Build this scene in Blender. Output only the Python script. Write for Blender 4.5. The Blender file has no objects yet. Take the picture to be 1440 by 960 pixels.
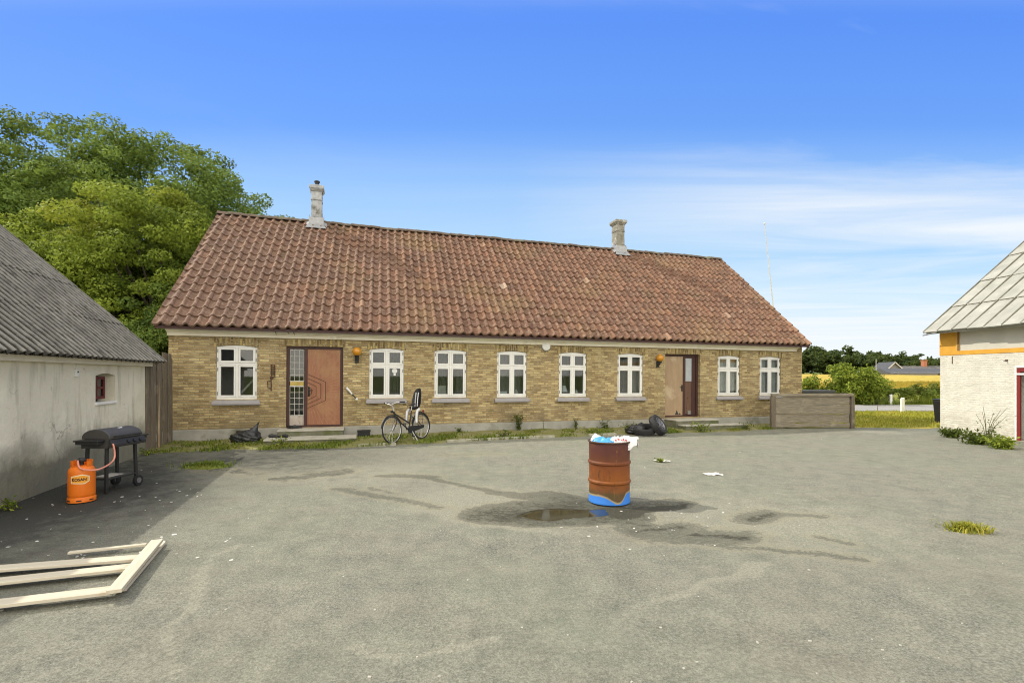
import bpy, math, random
import numpy as np
from mathutils import Vector, Matrix
random.seed(7); rng = np.random.default_rng(11)
PI = math.pi; R = math.radians
S = bpy.context.scene
COL = S.collection
# ------------------------------------------------------------------ camera constants (photo 1440x960)
F, HC, HY = 700.0, 1.75, 527.0
def sstep(a, b, x):
    t = np.clip((x - a) / (b - a), 0, 1); return t * t * (3 - 2 * t)
def gz(x, y):                       # gentle fall of the yard towards the far right
    return -0.11 * sstep(-2, 10, x) * sstep(9, 17, y)
def far_z(x, y):                    # country beyond the road rises slowly
    return gz(x, y) + 1.55 * sstep(33, 120, y) + 2.2 * sstep(120, 300, y)
def G(px, py):                      # pixel of the photo -> point on the ground
    Y = F * HC / (py - HY)
    return (px - 720) / F * Y, Y
# ------------------------------------------------------------------ helpers
class MB:
    def __init__(s): s.v = []; s.f = []; s.m = []
    def add(s, vs, fs, m=0):
        o = len(s.v); s.v += [tuple(p) for p in vs]
        for f in fs: s.f.append([i + o for i in f]); s.m.append(m)
        return s
    def box(s, x0, x1, y0, y1, z0, z1, m=0):
        return s.add([(x0,y0,z0),(x1,y0,z0),(x1,y1,z0),(x0,y1,z0),(x0,y0,z1),(x1,y0,z1),(x1,y1,z1),(x0,y1,z1)],
                     [(0,3,2,1),(4,5,6,7),(0,1,5,4),(1,2,6,5),(2,3,7,6),(3,0,4,7)], m)
    def xbox(s, M, sx, sy, sz, m=0):
        a = [M @ Vector((i*sx/2, j*sy/2, k*sz/2)) for k in (-1,1) for i, j in ((-1,-1),(1,-1),(1,1),(-1,1))]
        return s.add(a, [(0,3,2,1),(4,5,6,7),(0,1,5,4),(1,2,6,5),(2,3,7,6),(3,0,4,7)], m)
    def beam(s, p, q, w, h, up=(0,0,1), m=0):
        p, q = Vector(p), Vector(q); d = (q - p); L = d.length; d.normalize()
        sd = d.cross(Vector(up)); sd.normalize(); u = sd.cross(d)
        M = Matrix((d, sd, u)).transposed().to_4x4(); M.translation = (p + q) / 2
        return s.xbox(M, L, w, h, m)
    def tube(s, pts, r, n=8, m=0, closed=False):
        pts = [Vector(p) for p in pts]; k = len(pts)
        rs = r if isinstance(r, (list, tuple)) else [r] * k
        o = len(s.v); prev = None
        for i, p in enumerate(pts):
            if closed: d = pts[(i+1) % k] - pts[i-1]
            else: d = pts[min(i+1, k-1)] - pts[max(i-1, 0)]
            d.normalize()
            if prev is None:
                a = Vector((0,0,1)) if abs(d.z) < .9 else Vector((1,0,0))
                sd = d.cross(a)
            else: sd = prev - d * prev.dot(d)
            sd.normalize(); prev = sd; u = d.cross(sd)
            for j in range(n):
                t = 2 * PI * j / n
                s.v.append(tuple(p + (sd * math.cos(t) + u * math.sin(t)) * rs[i]))
        for i in range(k if closed else k - 1):
            for j in range(n):
                a, b = o + i*n, o + ((i+1) % k)*n
                s.f.append([a+j, a+(j+1) % n, b+(j+1) % n, b+j]); s.m.append(m)
        if not closed:
            s.f.append([o+j for j in reversed(range(n))]); s.m.append(m)
            s.f.append([o+(k-1)*n+j for j in range(n)]); s.m.append(m)
        return s
    def lathe(s, prof, n=24, M=None, m=0, cap=True):
        M = M or Matrix(); o = len(s.v)
        for r, z in prof:
            for j in range(n):
                t = 2 * PI * j / n
                s.v.append(tuple(M @ Vector((r*math.cos(t), r*math.sin(t), z))))
        for i in range(len(prof) - 1):
            for j in range(n):
                a, b = o + i*n, o + (i+1)*n
                s.f.append([a+j, a+(j+1) % n, b+(j+1) % n, b+j]); s.m.append(m)
        if cap:
            s.f.append([o+j for j in reversed(range(n))]); s.m.append(m)
            s.f.append([o+(len(prof)-1)*n+j for j in range(n)]); s.m.append(m)
        return s
    def prism(s, poly, y0, y1, m=0, axis='y'):      # poly of (x,z) counter-clockwise seen from -y, extruded along y
        n = len(poly)
        P = (lambda a, b, c: (a, c, b)) if axis == 'y' else (lambda a, b, c: (c, a, b)) if axis == 'x' else (lambda a, b, c: (a, b, c))
        vs = [P(a, b, y0) for a, b in poly] + [P(a, b, y1) for a, b in poly]
        fs = [tuple(range(n)), tuple(reversed(range(n, 2*n)))] + [(i, i+n, (i+1) % n+n, (i+1) % n) for i in range(n)]
        return s.add(vs, fs, m)
    def build(s, name, mats, parent=None, smooth=None, bevel=0, loc=None, fix=True):
        me = bpy.data.meshes.new(name); me.from_pydata(s.v, [], s.f)
        for m_ in (mats if isinstance(mats, (list, tuple)) else [mats]): me.materials.append(m_)
        me.polygons.foreach_set('material_index', s.m)
        if fix:
            import bmesh
            bm = bmesh.new(); bm.from_mesh(me); bmesh.ops.recalc_face_normals(bm, faces=bm.faces); bm.to_mesh(me); bm.free()
        if smooth is not None:
            me.polygons.foreach_set('use_smooth', [True] * len(me.polygons)); me.set_sharp_from_angle(angle=R(smooth))
        me.update()
        o = bpy.data.objects.new(name, me); COL.objects.link(o)
        if parent: o.parent = parent
        if loc: o.location = loc
        if bevel:
            b = o.modifiers.new('Bevel', 'BEVEL'); b.width = bevel; b.segments = 2; b.limit_method = 'ANGLE'; b.angle_limit = R(40)
        return o
def tag(o, label=None, cat=None, group=None, kind=None):
    if label: o['label'] = label
    if cat: o['category'] = cat
    if group: o['group'] = group
    if kind: o['kind'] = kind
    return o
def empty(name, loc, rz=0, label=None, cat=None, group=None):
    o = bpy.data.objects.new(name, None); COL.objects.link(o)
    o.location = loc; o.rotation_euler = (0, 0, rz); o.empty_display_size = .2
    return tag(o, label, cat, group)
def copy_tree(o, parent=None):
    c = o.copy(); COL.objects.link(c)
    if parent: c.parent = parent
    for ch in [x for x in bpy.data.objects if x.parent == o]: copy_tree(ch, c)
    return c
# ------------------------------------------------------------------ materials
class N:
    def __init__(s, name):
        s.mat = bpy.data.materials.new(name); s.mat.use_nodes = True
        s.t = s.mat.node_tree; s.n = s.t.nodes; s.b = s.n['Principled BSDF']; s.out = s.n['Material Output']
        s.tc = s.n.new('ShaderNodeTexCoord')
    def link(s, a, b): s.t.links.new(a, b)
    def new(s, k, **kw):
        x = s.n.new('ShaderNode' + k)
        for a, b in kw.items(): setattr(x, a, b)
        return x
    def noise(s, scale, detail=4, rough=.55, vec=None, stretch=None, dist=0):
        x = s.new('TexNoise'); x.inputs['Scale'].default_value = scale; x.inputs['Detail'].default_value = detail
        x.inputs['Roughness'].default_value = rough; x.inputs['Distortion'].default_value = dist
        v = vec or s.tc.outputs['Object']
        if stretch:
            mp = s.new('Mapping'); mp.inputs['Scale'].default_value = stretch; s.link(v, mp.inputs[0]); v = mp.outputs[0]
        s.link(v, x.inputs['Vector']); return x.outputs['Fac']
    def ramp(s, fac, stops, interp='LINEAR'):
        x = s.new('ValToRGB'); x.color_ramp.interpolation = interp; e = x.color_ramp.elements
        while len(e) < len(stops): e.new(.5)
        for el, (p, c) in zip(e, stops):
            el.position = p; el.color = (c, c, c, 1) if isinstance(c, (int, float)) else (*c, 1)
        s.link(fac, x.inputs[0]); return x.outputs[0]
    def val(s, inp, v):
        if isinstance(v, (int, float)): inp.default_value = v if inp.type == 'VALUE' else (v, v, v, 1)
        elif isinstance(v, tuple): inp.default_value = (*v, 1)[:len(inp.default_value)]
        else: s.link(v, inp)
    def mix(s, fac, a, b, mode='MIX'):
        x = s.new('Mix', data_type='RGBA', blend_type=mode)
        s.val(x.inputs[0], fac); s.val(x.inputs[6], a); s.val(x.inputs[7], b); return x.outputs[2]
    def math(s, op, a, b=0.0, clamp=False):
        x = s.new('Math', operation=op, use_clamp=clamp); s.val(x.inputs[0], a); s.val(x.inputs[1], b); return x.outputs[0]
    def attr(s, name):
        x = s.new('Attribute', attribute_name=name); return x.outputs['Fac']
    def bump(s, h, strength=.5, dist=.02, prev=None):
        x = s.new('Bump'); x.inputs['Strength'].default_value = strength; x.inputs['Distance'].default_value = dist
        s.link(h, x.inputs['Height'])
        if prev: s.link(prev, x.inputs['Normal'])
        return x.outputs[0]
    def done(s, color, rough=.7, metal=0, normal=None, spec=.4):
        s.val(s.b.inputs['Base Color'], color); s.val(s.b.inputs['Roughness'], rough); s.val(s.b.inputs['Metallic'], metal)
        s.b.inputs['Specular IOR Level'].default_value = spec
        if normal: s.link(normal, s.b.inputs['Normal'])
        return s.mat
def simple(name, c1, c2=None, scale=8, rough=.6, metal=0, bump=.15, bscale=60, dist=.01, spec=.4, stretch=None, c3=None, cut=(.6,.75)):
    m = N(name); c2 = c2 or tuple(x * .75 for x in c1)
    col = m.ramp(m.noise(scale, 6, .6, stretch=stretch), [(.3, c2), (.7, c1)])
    if c3: col = m.mix(m.ramp(m.noise(scale * .45, 8, .65), [(cut[0], 0.), (cut[1], 1.)]), col, c3)
    nb = m.bump(m.noise(bscale, 5, .6, stretch=stretch), bump, dist) if bump else None
    rr = m.ramp(m.noise(scale * 2.3, 4), [(.3, max(0, rough - .1)), (.7, min(1, rough + .1))])
    return m.done(col, rr, metal, nb, spec)

def brick_mat(name, vertical=False, c1=(.70,.54,.265), c2=(.43,.30,.14), mortar=(.47,.41,.27), white=False):
    m = N(name)
    sp = m.new('SeparateXYZ'); m.link(m.tc.outputs['Object'], sp.inputs[0])
    hx = m.math('ADD', sp.outputs[0], sp.outputs[1])
    cb = m.new('CombineXYZ')
    m.link(sp.outputs[2] if vertical else hx, cb.inputs[0]); m.link(hx if vertical else sp.outputs[2], cb.inputs[1])
    ns = m.new('TexNoise'); ns.inputs['Scale'].default_value = 7; ns.inputs['Detail'].default_value = 4
    m.link(m.tc.outputs['Object'], ns.inputs['Vector'])
    va = m.new('VectorMath', operation='MULTIPLY_ADD'); m.link(ns.outputs['Color'], va.inputs[0])
    va.inputs[1].default_value = (.045,.03,.03); m.link(cb.outputs[0], va.inputs[2])
    bt = m.new('TexBrick'); m.link(va.outputs[0], bt.inputs['Vector'])
    bt.inputs['Scale'].default_value = 1; bt.inputs['Brick Width'].default_value = .24; bt.inputs['Row Height'].default_value = .069
    bt.inputs['Mortar Size'].default_value = .011; bt.inputs['Mortar Smooth'].default_value = .35; bt.inputs['Bias'].default_value = -.1
    bt.inputs['Color1'].default_value = (0,0,0,1); bt.inputs['Color2'].default_value = (1,1,1,1); bt.inputs['Mortar'].default_value = (.5,.5,.5,1)
    if white:
        base = m.ramp(m.noise(3, 7, .6), [(.25, c2), (.6, c1)])
        col = m.mix(m.math('MULTIPLY', bt.outputs['Fac'], .10), base, mortar)
        flake = m.ramp(m.noise(2.6, 8, .7, stretch=(1,1,2.2)), [(.66, 0.), (.70, 1.)])
        col = m.mix(flake, col, (.34,.30,.16))
        low = m.math('MULTIPLY', m.ramp(sp.outputs[2], [(.0, 1.), (.75, 0.)]), m.ramp(m.noise(5, 7, .7), [(.4, 0.), (.6, 1.)]))
        col = m.mix(m.math('MULTIPLY', low, .7), col, (.36,.33,.23))
        h = m.math('ADD', m.math('MULTIPLY', bt.outputs['Fac'], -.35), m.math('MULTIPLY', m.noise(9, 6, .65, stretch=(1,1,2.2)), 2.2))
        return m.done(col, .8, 0, m.bump(h, .8, .016))
    per = m.ramp(bt.outputs['Color'], [(0, tuple(x*.72 for x in c2)), (.28, c2), (.6, tuple(a*.8 for a in c1)), (.85, c1), (1, tuple(min(.85, a*1.35+.04) for a in c1))])
    per = m.mix(m.ramp(m.noise(4.5, 6, .65), [(.50, 0.), (.72, .5)]), per, (.26,.15,.06))
    per = m.mix(m.ramp(m.noise(9, 6, .7, stretch=(1,1,2.5)), [(.53, 0.), (.64, .85)]), per, (.70,.57,.31))
    mo = m.ramp(m.noise(2.5, 6, .6), [(.3, tuple(x*.5 for x in mortar)), (.62, mortar)])
    col = m.mix(bt.outputs['Fac'], per, mo)
    smear = m.ramp(m.noise(1.1, 7, .62), [(.52, 0.), (.70, .55)])          # lime washed over the joints
    col = m.mix(smear, col, (.50,.42,.25))
    grey = m.math('MULTIPLY', m.ramp(sp.outputs[2], [(.25, 1.), (1.0, 0.)]), m.ramp(m.noise(.9, 7, .65), [(.42, 0.), (.6, .75)]))
    col = m.mix(grey, col, (.17,.135,.085))
    dk = m.ramp(m.noise(24, 4, .7, stretch=(.6,.6,2)), [(.60, 0.), (.72, .5)])
    col = m.mix(dk, col, (.085,.058,.03))
    col = m.mix(m.ramp(m.noise(.7, 5, .6), [(.5, 0.), (.68, .3)]), col, (.30,.235,.10))
    h = m.math('ADD', m.math('MULTIPLY', bt.outputs['Fac'], -1.), m.math('MULTIPLY', m.noise(26, 5, .7), 1.3))
    return m.done(col, .88, 0, m.bump(h, 1., .026), .2)

def leaf_mat(name, dark, light, warm=None, sc=.35):
    m = N(name)
    f = m.math('ADD', m.math('MULTIPLY', m.attr('rnd'), .75), m.math('MULTIPLY', m.noise(sc, 3), .45))
    col = m.ramp(f, [(.3, dark), (.8, light)])
    if warm: col = m.mix(m.ramp(m.noise(sc * .7, 2), [(.5, 0.), (.68, .6)]), col, warm)
    m.done(col, .7, 0, None, .15)
    tr = m.new('BsdfTranslucent'); m.val(tr.inputs[0], m.mix(.5, col, (.30,.36,.04), 'MIX'))
    mx = m.new('MixShader'); mx.inputs[0].default_value = .42
    m.link(m.b.outputs[0], mx.inputs[1]); m.link(tr.outputs[0], mx.inputs[2]); m.link(mx.outputs[0], m.out.inputs[0])
    return m.mat
def glass_mat(name, fac=.3, tint=(.9,.95,.95)):
    m = N(name); g = m.new('BsdfGlossy'); g.inputs['Roughness'].default_value = .02
    t = m.new('BsdfTransparent'); t.inputs[0].default_value = (*tint, 1)
    lw = m.new('LayerWeight'); lw.inputs[0].default_value = .35
    f = m.math('ADD', m.math('MULTIPLY', lw.outputs['Fresnel'], .16), fac * .55, True)
    mx = m.new('MixShader'); m.link(f, mx.inputs[0]); m.link(t.outputs[0], mx.inputs[1]); m.link(g.outputs[0], mx.inputs[2])
    m.link(mx.outputs[0], m.out.inputs[0]); return m.mat

M = {}
M['brick'] = brick_mat('yellow_brick'); M['brickv'] = brick_mat('yellow_brick_soldier', True, (.58,.44,.18), (.26,.17,.06))
M['whitebrick'] = brick_mat('white_painted_brick', False, (.71,.69,.60), (.58,.56,.48), (.50,.48,.40), True)
M['cream'] = simple('cream_paint', (.85,.81,.69), (.76,.71,.58), 3, .6, bump=.15, bscale=18, c3=(.42,.37,.26), cut=(.62,.74))
M['plinth'] = simple('plinth_render', (.40,.39,.35), (.27,.265,.23), 2.2, .9, bump=.3, bscale=30, c3=(.17,.17,.12), cut=(.56,.72))
M['concrete'] = simple('step_concrete', (.46,.44,.36), (.29,.28,.22), 5, .9, bump=.4, bscale=40, c3=(.16,.165,.085), cut=(.6,.72))
M['winwhite'] = simple('white_window_paint', (.82,.82,.79), (.74,.74,.70), 6, .45, bump=.05, bscale=60, c3=(.45,.43,.38), cut=(.68,.8))
M['sill'] = simple('grey_sill', (.34,.325,.33), (.27,.26,.265), 5, .6, bump=.1)
M['glass'] = glass_mat('window_glass', .10, (.8,.84,.84))
M['dark'] = simple('dark_room', (.055,.052,.05), (.035,.033,.03), 2, .9, bump=0)
M['room'] = simple('room_wall', (.42,.40,.36), (.33,.31,.28), 1, .9, bump=0)
M['curtain'] = simple('curtain', (.72,.70,.66), (.55,.53,.5), 3, .9, bump=.1, bscale=20)
M['netting'] = simple('grey_netting', (.24,.235,.215), (.17,.165,.15), 3, .9, bump=.1, bscale=20)
M['hinge'] = simple('steel_hinge', (.30,.29,.27), (.16,.15,.14), 12, .5, .6, bump=.1)
M['doorframe'] = simple('dark_brown_frame', (.075,.03,.026), (.045,.02,.018), 6, .5, bump=.15, bscale=40, stretch=(3,3,.4))
M['doorleaf'] = simple('red_brown_door', (.34,.155,.085), (.27,.115,.06), 2.5, .5, bump=.15, bscale=40, stretch=(6,6,.6), c3=(.40,.25,.115), cut=(.50,.72))
M['doorold'] = simple('worn_brown_door', (.40,.29,.18), (.32,.22,.13), 2, .6, bump=.15, bscale=30, stretch=(3,3,.8), c3=(.48,.38,.25), cut=(.54,.62))
M['groove'] = simple('dark_groove', (.10,.045,.02), (.07,.03,.015), 5, .7, bump=0)
M['ray'] = simple('pale_groove', (.43,.24,.13), (.30,.15,.08), 5, .7, bump=0)
M['lead'] = simple('pale_lead', (.62,.60,.54), (.45,.43,.38), 8, .5, bump=0)
M['paper'] = simple('paper', (.78,.79,.78), (.70,.71,.70), 4, .8, bump=.05)
M['brass'] = simple('brass_plate', (.55,.42,.13), (.38,.28,.08), 6, .35, .7, bump=.05)
M['black'] = simple('black_plastic', (.022,.022,.024), (.014,.014,.015), 6, .42, bump=.1)
M['blackmetal'] = simple('black_enamel', (.030,.030,.030), (.02,.02,.02), 5, .5, bump=.06, bscale=120)
M['greylid'] = simple('dark_grey_enamel', (.062,.060,.057), (.045,.043,.041), 4, .5, bump=.05, bscale=120)
M['bag'] = simple('black_bin_bag', (.02,.022,.024), (.012,.013,.014), 6, .28, bump=.6, bscale=14, dist=.03, spec=.6)
M['rubber'] = simple('tyre_rubber', (.03,.03,.032), (.018,.018,.019), 8, .75, bump=.3, bscale=60)
M['alloy'] = simple('dull_alloy', (.34,.34,.35), (.18,.18,.19), 6, .4, .7, bump=.05)
M['steel'] = simple('bright_steel', (.62,.62,.62), (.45,.45,.45), 8, .3, .8, bump=0)
M['silver'] = simple('silver_paint', (.60,.60,.61), (.5,.5,.5), 8, .35, .3, bump=0)
M['amber'] = N('amber_glass').done((.55,.24,.015), .15, 0, None, .6)
M['amberhi'] = N('amber_bulb').done((.85,.55,.08), .3, 0, None, .6)
M['rustiron'] = simple('rusty_iron', (.12,.06,.035), (.06,.035,.022), 14, .8, bump=.3)
M['grey_wood'] = simple('weathered_plank', (.33,.29,.215), (.15,.13,.095), 5, .9, bump=.5, bscale=22, stretch=(.7,9,9), c3=(.34,.30,.23), cut=(.55,.7))
M['grey_woodv'] = simple('weathered_post', (.22,.185,.14), (.10,.08,.055), 5, .9, bump=.5, bscale=22, stretch=(9,9,.6), c3=(.28,.24,.18), cut=(.55,.7))
M['newwood'] = simple('new_pine', (.62,.57,.45), (.50,.44,.33), 4, .7, bump=.2, bscale=30, stretch=(.5,10,10), c3=(.40,.29,.17), cut=(.62,.72))
M['orange'] = simple('orange_enamel', (.80,.19,.012), (.70,.15,.008), 5, .45, bump=.12, bscale=12, c3=(.42,.11,.02), cut=(.57,.66))
M['label'] = simple('cream_label', (.82,.74,.5), (.78,.68,.42), 8, .5, bump=0)
M['labelor'] = simple('label_orange', (.83,.36,.03), (.78,.30,.02), 8, .5, bump=0)
M['ink'] = simple('label_ink', (.03,.022,.018), None, 8, .6, bump=0)
M['hose'] = simple('pink_hose', (.72,.30,.22), (.62,.24,.17), 10, .4, bump=0)
M['shedred'] = simple('dull_red_paint', (.14,.03,.028), (.09,.02,.02), 6, .7, bump=.2)
M['redpaint'] = simple('red_paint', (.24,.024,.02), (.17,.018,.016), 4, .55, bump=.2, bscale=30, stretch=(4,4,.5), c3=(.22,.02,.02), cut=(.58,.7))
M['ochre'] = simple('ochre_paint', (.74,.40,.055), (.62,.31,.035), 3, .7, bump=.2, bscale=14, c3=(.78,.55,.2), cut=(.62,.7))
M['greypanel'] = simple('pale_grey_board', (.60,.585,.50), (.52,.505,.43), 2, .8, bump=.15, bscale=20)
M['rendered'] = None
M['white_post'] = simple('white_road_paint', (.82,.82,.78), (.7,.7,.66), 6, .6, bump=.1)
M['curbstone'] = simple('kerb_concrete', (.46,.44,.36), (.30,.29,.22), 6, .9, bump=.4, bscale=30, c3=(.16,.18,.06), cut=(.5,.65))
M['slate'] = simple('grey_slate', (.10,.105,.115), (.07,.072,.08), 3, .8, bump=.2)
M['greyhouse'] = simple('grey_cladding', (.24,.245,.255), (.19,.195,.2), 2, .8, bump=.2, stretch=(1,1,8))
M['redbrick'] = simple('orange_red_chimney', (.46,.19,.10), (.36,.14,.07), 9, .85)
M['farwhite'] = simple('pale_wall', (.6,.58,.54), (.5,.48,.45), 3, .8)
M['bark'] = simple('bark', (.12,.095,.065), (.055,.045,.03), 6, .95, bump=.9, bscale=14, dist=.03, stretch=(3,3,.5))
M['stem'] = simple('green_stem', (.12,.13,.04), (.08,.075,.03), 9, .8)
M['flagpole'] = simple('white_pole', (.62,.62,.58), (.52,.52,.48), 3, .4, bump=0)
M['leafA'] = leaf_mat('leaf_dark_lime', (.034,.072,.018), (.23,.33,.075))
M['leafB'] = leaf_mat('leaf_maple', (.036,.076,.013), (.33,.41,.06), (.42,.40,.05))
M['leafC'] = leaf_mat('leaf_beech', (.036,.076,.017), (.23,.33,.07))
M['leafF'] = leaf_mat('leaf_far_wood', (.028,.050,.020), (.085,.115,.038), None, .06)
M['leafH'] = leaf_mat('leaf_hedge', (.045,.075,.015), (.15,.20,.035), (.20,.20,.05), 1.2)
M['leafL'] = leaf_mat('leaf_light_bush', (.085,.14,.018), (.36,.42,.06), None, 1.5)
M['leafW'] = leaf_mat('leaf_weed', (.035,.06,.012), (.12,.16,.03), None, 3)
M['grass'] = leaf_mat('grass_blade', (.22,.24,.03), (.50,.46,.07), (.62,.48,.12), 1.3)
M['moss'] = leaf_mat('verge_blade', (.065,.105,.015), (.22,.28,.045), (.30,.27,.07), 1.5)

def rendered_wall():
    m = N('stained_lime_render'); sp = m.new('SeparateXYZ'); m.link(m.tc.outputs['Object'], sp.inputs[0])
    col = m.ramp(m.noise(1.1, 8, .6), [(.3, (.66,.62,.49)), (.65, (.78,.745,.605))])
    streak = m.ramp(m.noise(2.6, 7, .6, stretch=(1.6,1.6,.28)), [(.52, 0.), (.68, .6)])
    col = m.mix(streak, col, (.36,.34,.26))
    blot = m.ramp(m.noise(4, 9, .7), [(.62, 0.), (.68, .65)]); col = m.mix(blot, col, (.27,.25,.20))
    hz = m.math('ADD', sp.outputs[2], m.math('MULTIPLY', m.noise(1.3, 6, .6), -.9))
    damp = m.ramp(hz, [(.0, .85), (.42, 0.)]); col = m.mix(damp, col, (.115,.115,.085))
    crack = m.new('TexVoronoi', feature='DISTANCE_TO_EDGE'); crack.inputs['Scale'].default_value = .9
    nz = m.new('TexNoise'); nz.inputs['Scale'].default_value = 3; nz.inputs['Detail'].default_value = 6; m.link(m.tc.outputs['Object'], nz.inputs['Vector'])
    va = m.new('VectorMath', operation='MULTIPLY_ADD'); m.link(nz.outputs['Color'], va.inputs[0]); va.inputs[1].default_value = (.7,.7,.7)
    m.link(m.tc.outputs['Object'], va.inputs[2]); m.link(va.outputs[0], crack.inputs['Vector'])
    cr = m.math('MULTIPLY', m.ramp(crack.outputs['Distance'], [(.003, 1.), (.012, 0.)]), m.ramp(m.noise(.8, 3), [(.54, 0.), (.64, .5)]))
    col = m.mix(cr, col, (.13,.12,.09))
    h = m.math('ADD', m.noise(1.6, 6, .6), m.math('MULTIPLY', m.noise(22, 6, .65), .16))
    return m.done(col, .9, 0, m.bump(h, .7, .06), .2)
M['rendered'] = rendered_wall()

def tile_mat():
    m = N('clay_pantile'); rnd = m.attr('rnd')
    col = m.ramp(rnd, [(0, (.125,.076,.055)), (.35, (.185,.108,.075)), (.7, (.235,.134,.088)), (.93, (.29,.16,.098)), (.985, (.38,.25,.17)), (1, (.50,.42,.33))])
    sp = m.new('SeparateXYZ'); m.link(m.tc.outputs['Object'], sp.inputs[0])
    leftish = m.math('ADD', m.math('MULTIPLY', sp.outputs[0], -.06), m.noise(.35, 6, .6))
    col = m.mix(m.ramp(leftish, [(.0, 0.), (.62, .7)]), col, (.20,.145,.115))
    col = m.mix(m.ramp(m.noise(.5, 6, .65), [(.52, 0.), (.7, .65)]), col, (.27,.20,.10))
    col = m.mix(m.ramp(m.noise(9, 8, .7), [(.5, 0.), (.64, .8)]), col, (.36,.285,.21))
    col = m.mix(m.ramp(m.noise(5, 8, .75), [(.6, 0.), (.68, .7)]), col, (.085,.05,.038))
    col = m.mix(m.ramp(m.noise(1.3, 8, .7, stretch=(1.4,.7,.7)), [(.56, 0.), (.70, .6)]), col, (.125,.095,.055))
    col = m.mix(1., col, (.86, .80, .78), 'MULTIPLY')
    nb = m.bump(m.noise(38, 6, .7), .4, .012)
    return m.done(col, .82, 0, nb, .25)
M['tile'] = tile_mat()
M['ridge'] = simple('mossy_ridge', (.17,.12,.09), (.085,.07,.05), 4, .9, bump=.5, bscale=25, c3=(.20,.20,.14), cut=(.5,.65))
def corr_mat():
    m = N('weathered_fibre_cement'); sp = m.new('SeparateXYZ'); m.link(m.tc.outputs['Object'], sp.inputs[0])
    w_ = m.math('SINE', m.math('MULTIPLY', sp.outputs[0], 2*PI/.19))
    base = m.ramp(m.noise(1.6, 7, .65), [(.3, (.15,.145,.128)), (.65, (.26,.25,.222))])
    base = m.mix(m.ramp(m.noise(7, 8, .7, stretch=(1,.3,.3)), [(.55, 0.), (.68, .7)]), base, (.33,.32,.29))
    base = m.mix(m.ramp(m.noise(3.2, 8, .72, stretch=(1,.5,.5)), [(.57, 0.), (.66, .8)]), base, (.05,.05,.042))
    v = m.ramp(m.math('ADD', w_, m.math('MULTIPLY', m.math('SUBTRACT', m.noise(6, 6, .7), .5), 1.6)), [(.1, .95), (.75, 0.)])  # shade between the ridges painted into the colour of the valleys
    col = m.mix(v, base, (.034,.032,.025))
    return m.done(col, .92, 0, m.bump(m.noise(35, 5, .7), .5, .01), .2)
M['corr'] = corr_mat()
M['corr_plain'] = simple('weathered_fibre_cement', (.15,.145,.135), (.075,.072,.066), 2.2, .92, bump=.5, bscale=35, c3=(.26,.25,.23), cut=(.57,.66))
M['sheet'] = simple('pale_fibre_sheet', (.44,.44,.385), (.30,.30,.26), 2.2, .85, bump=.3, bscale=25, c3=(.30,.31,.25), cut=(.56,.7))
M['seam'] = simple('seam_strip', (.20,.19,.15), (.13,.125,.10), 6, .9)
M['zinc'] = simple('zinc', (.42,.43,.44), (.30,.31,.32), 8, .5, .5, bump=.2)
M['chimney'] = simple('chimney_render', (.50,.515,.525), (.29,.30,.305), 5, .9, bump=.6, bscale=14, dist=.03, c3=(.14,.13,.10), cut=(.55,.66))
M['chimney2'] = simple('chimney_render_mossy', (.35,.34,.29), (.19,.18,.145), 5, .9, bump=.6, bscale=14, dist=.03, c3=(.52,.50,.43), cut=(.6,.68))

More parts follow.
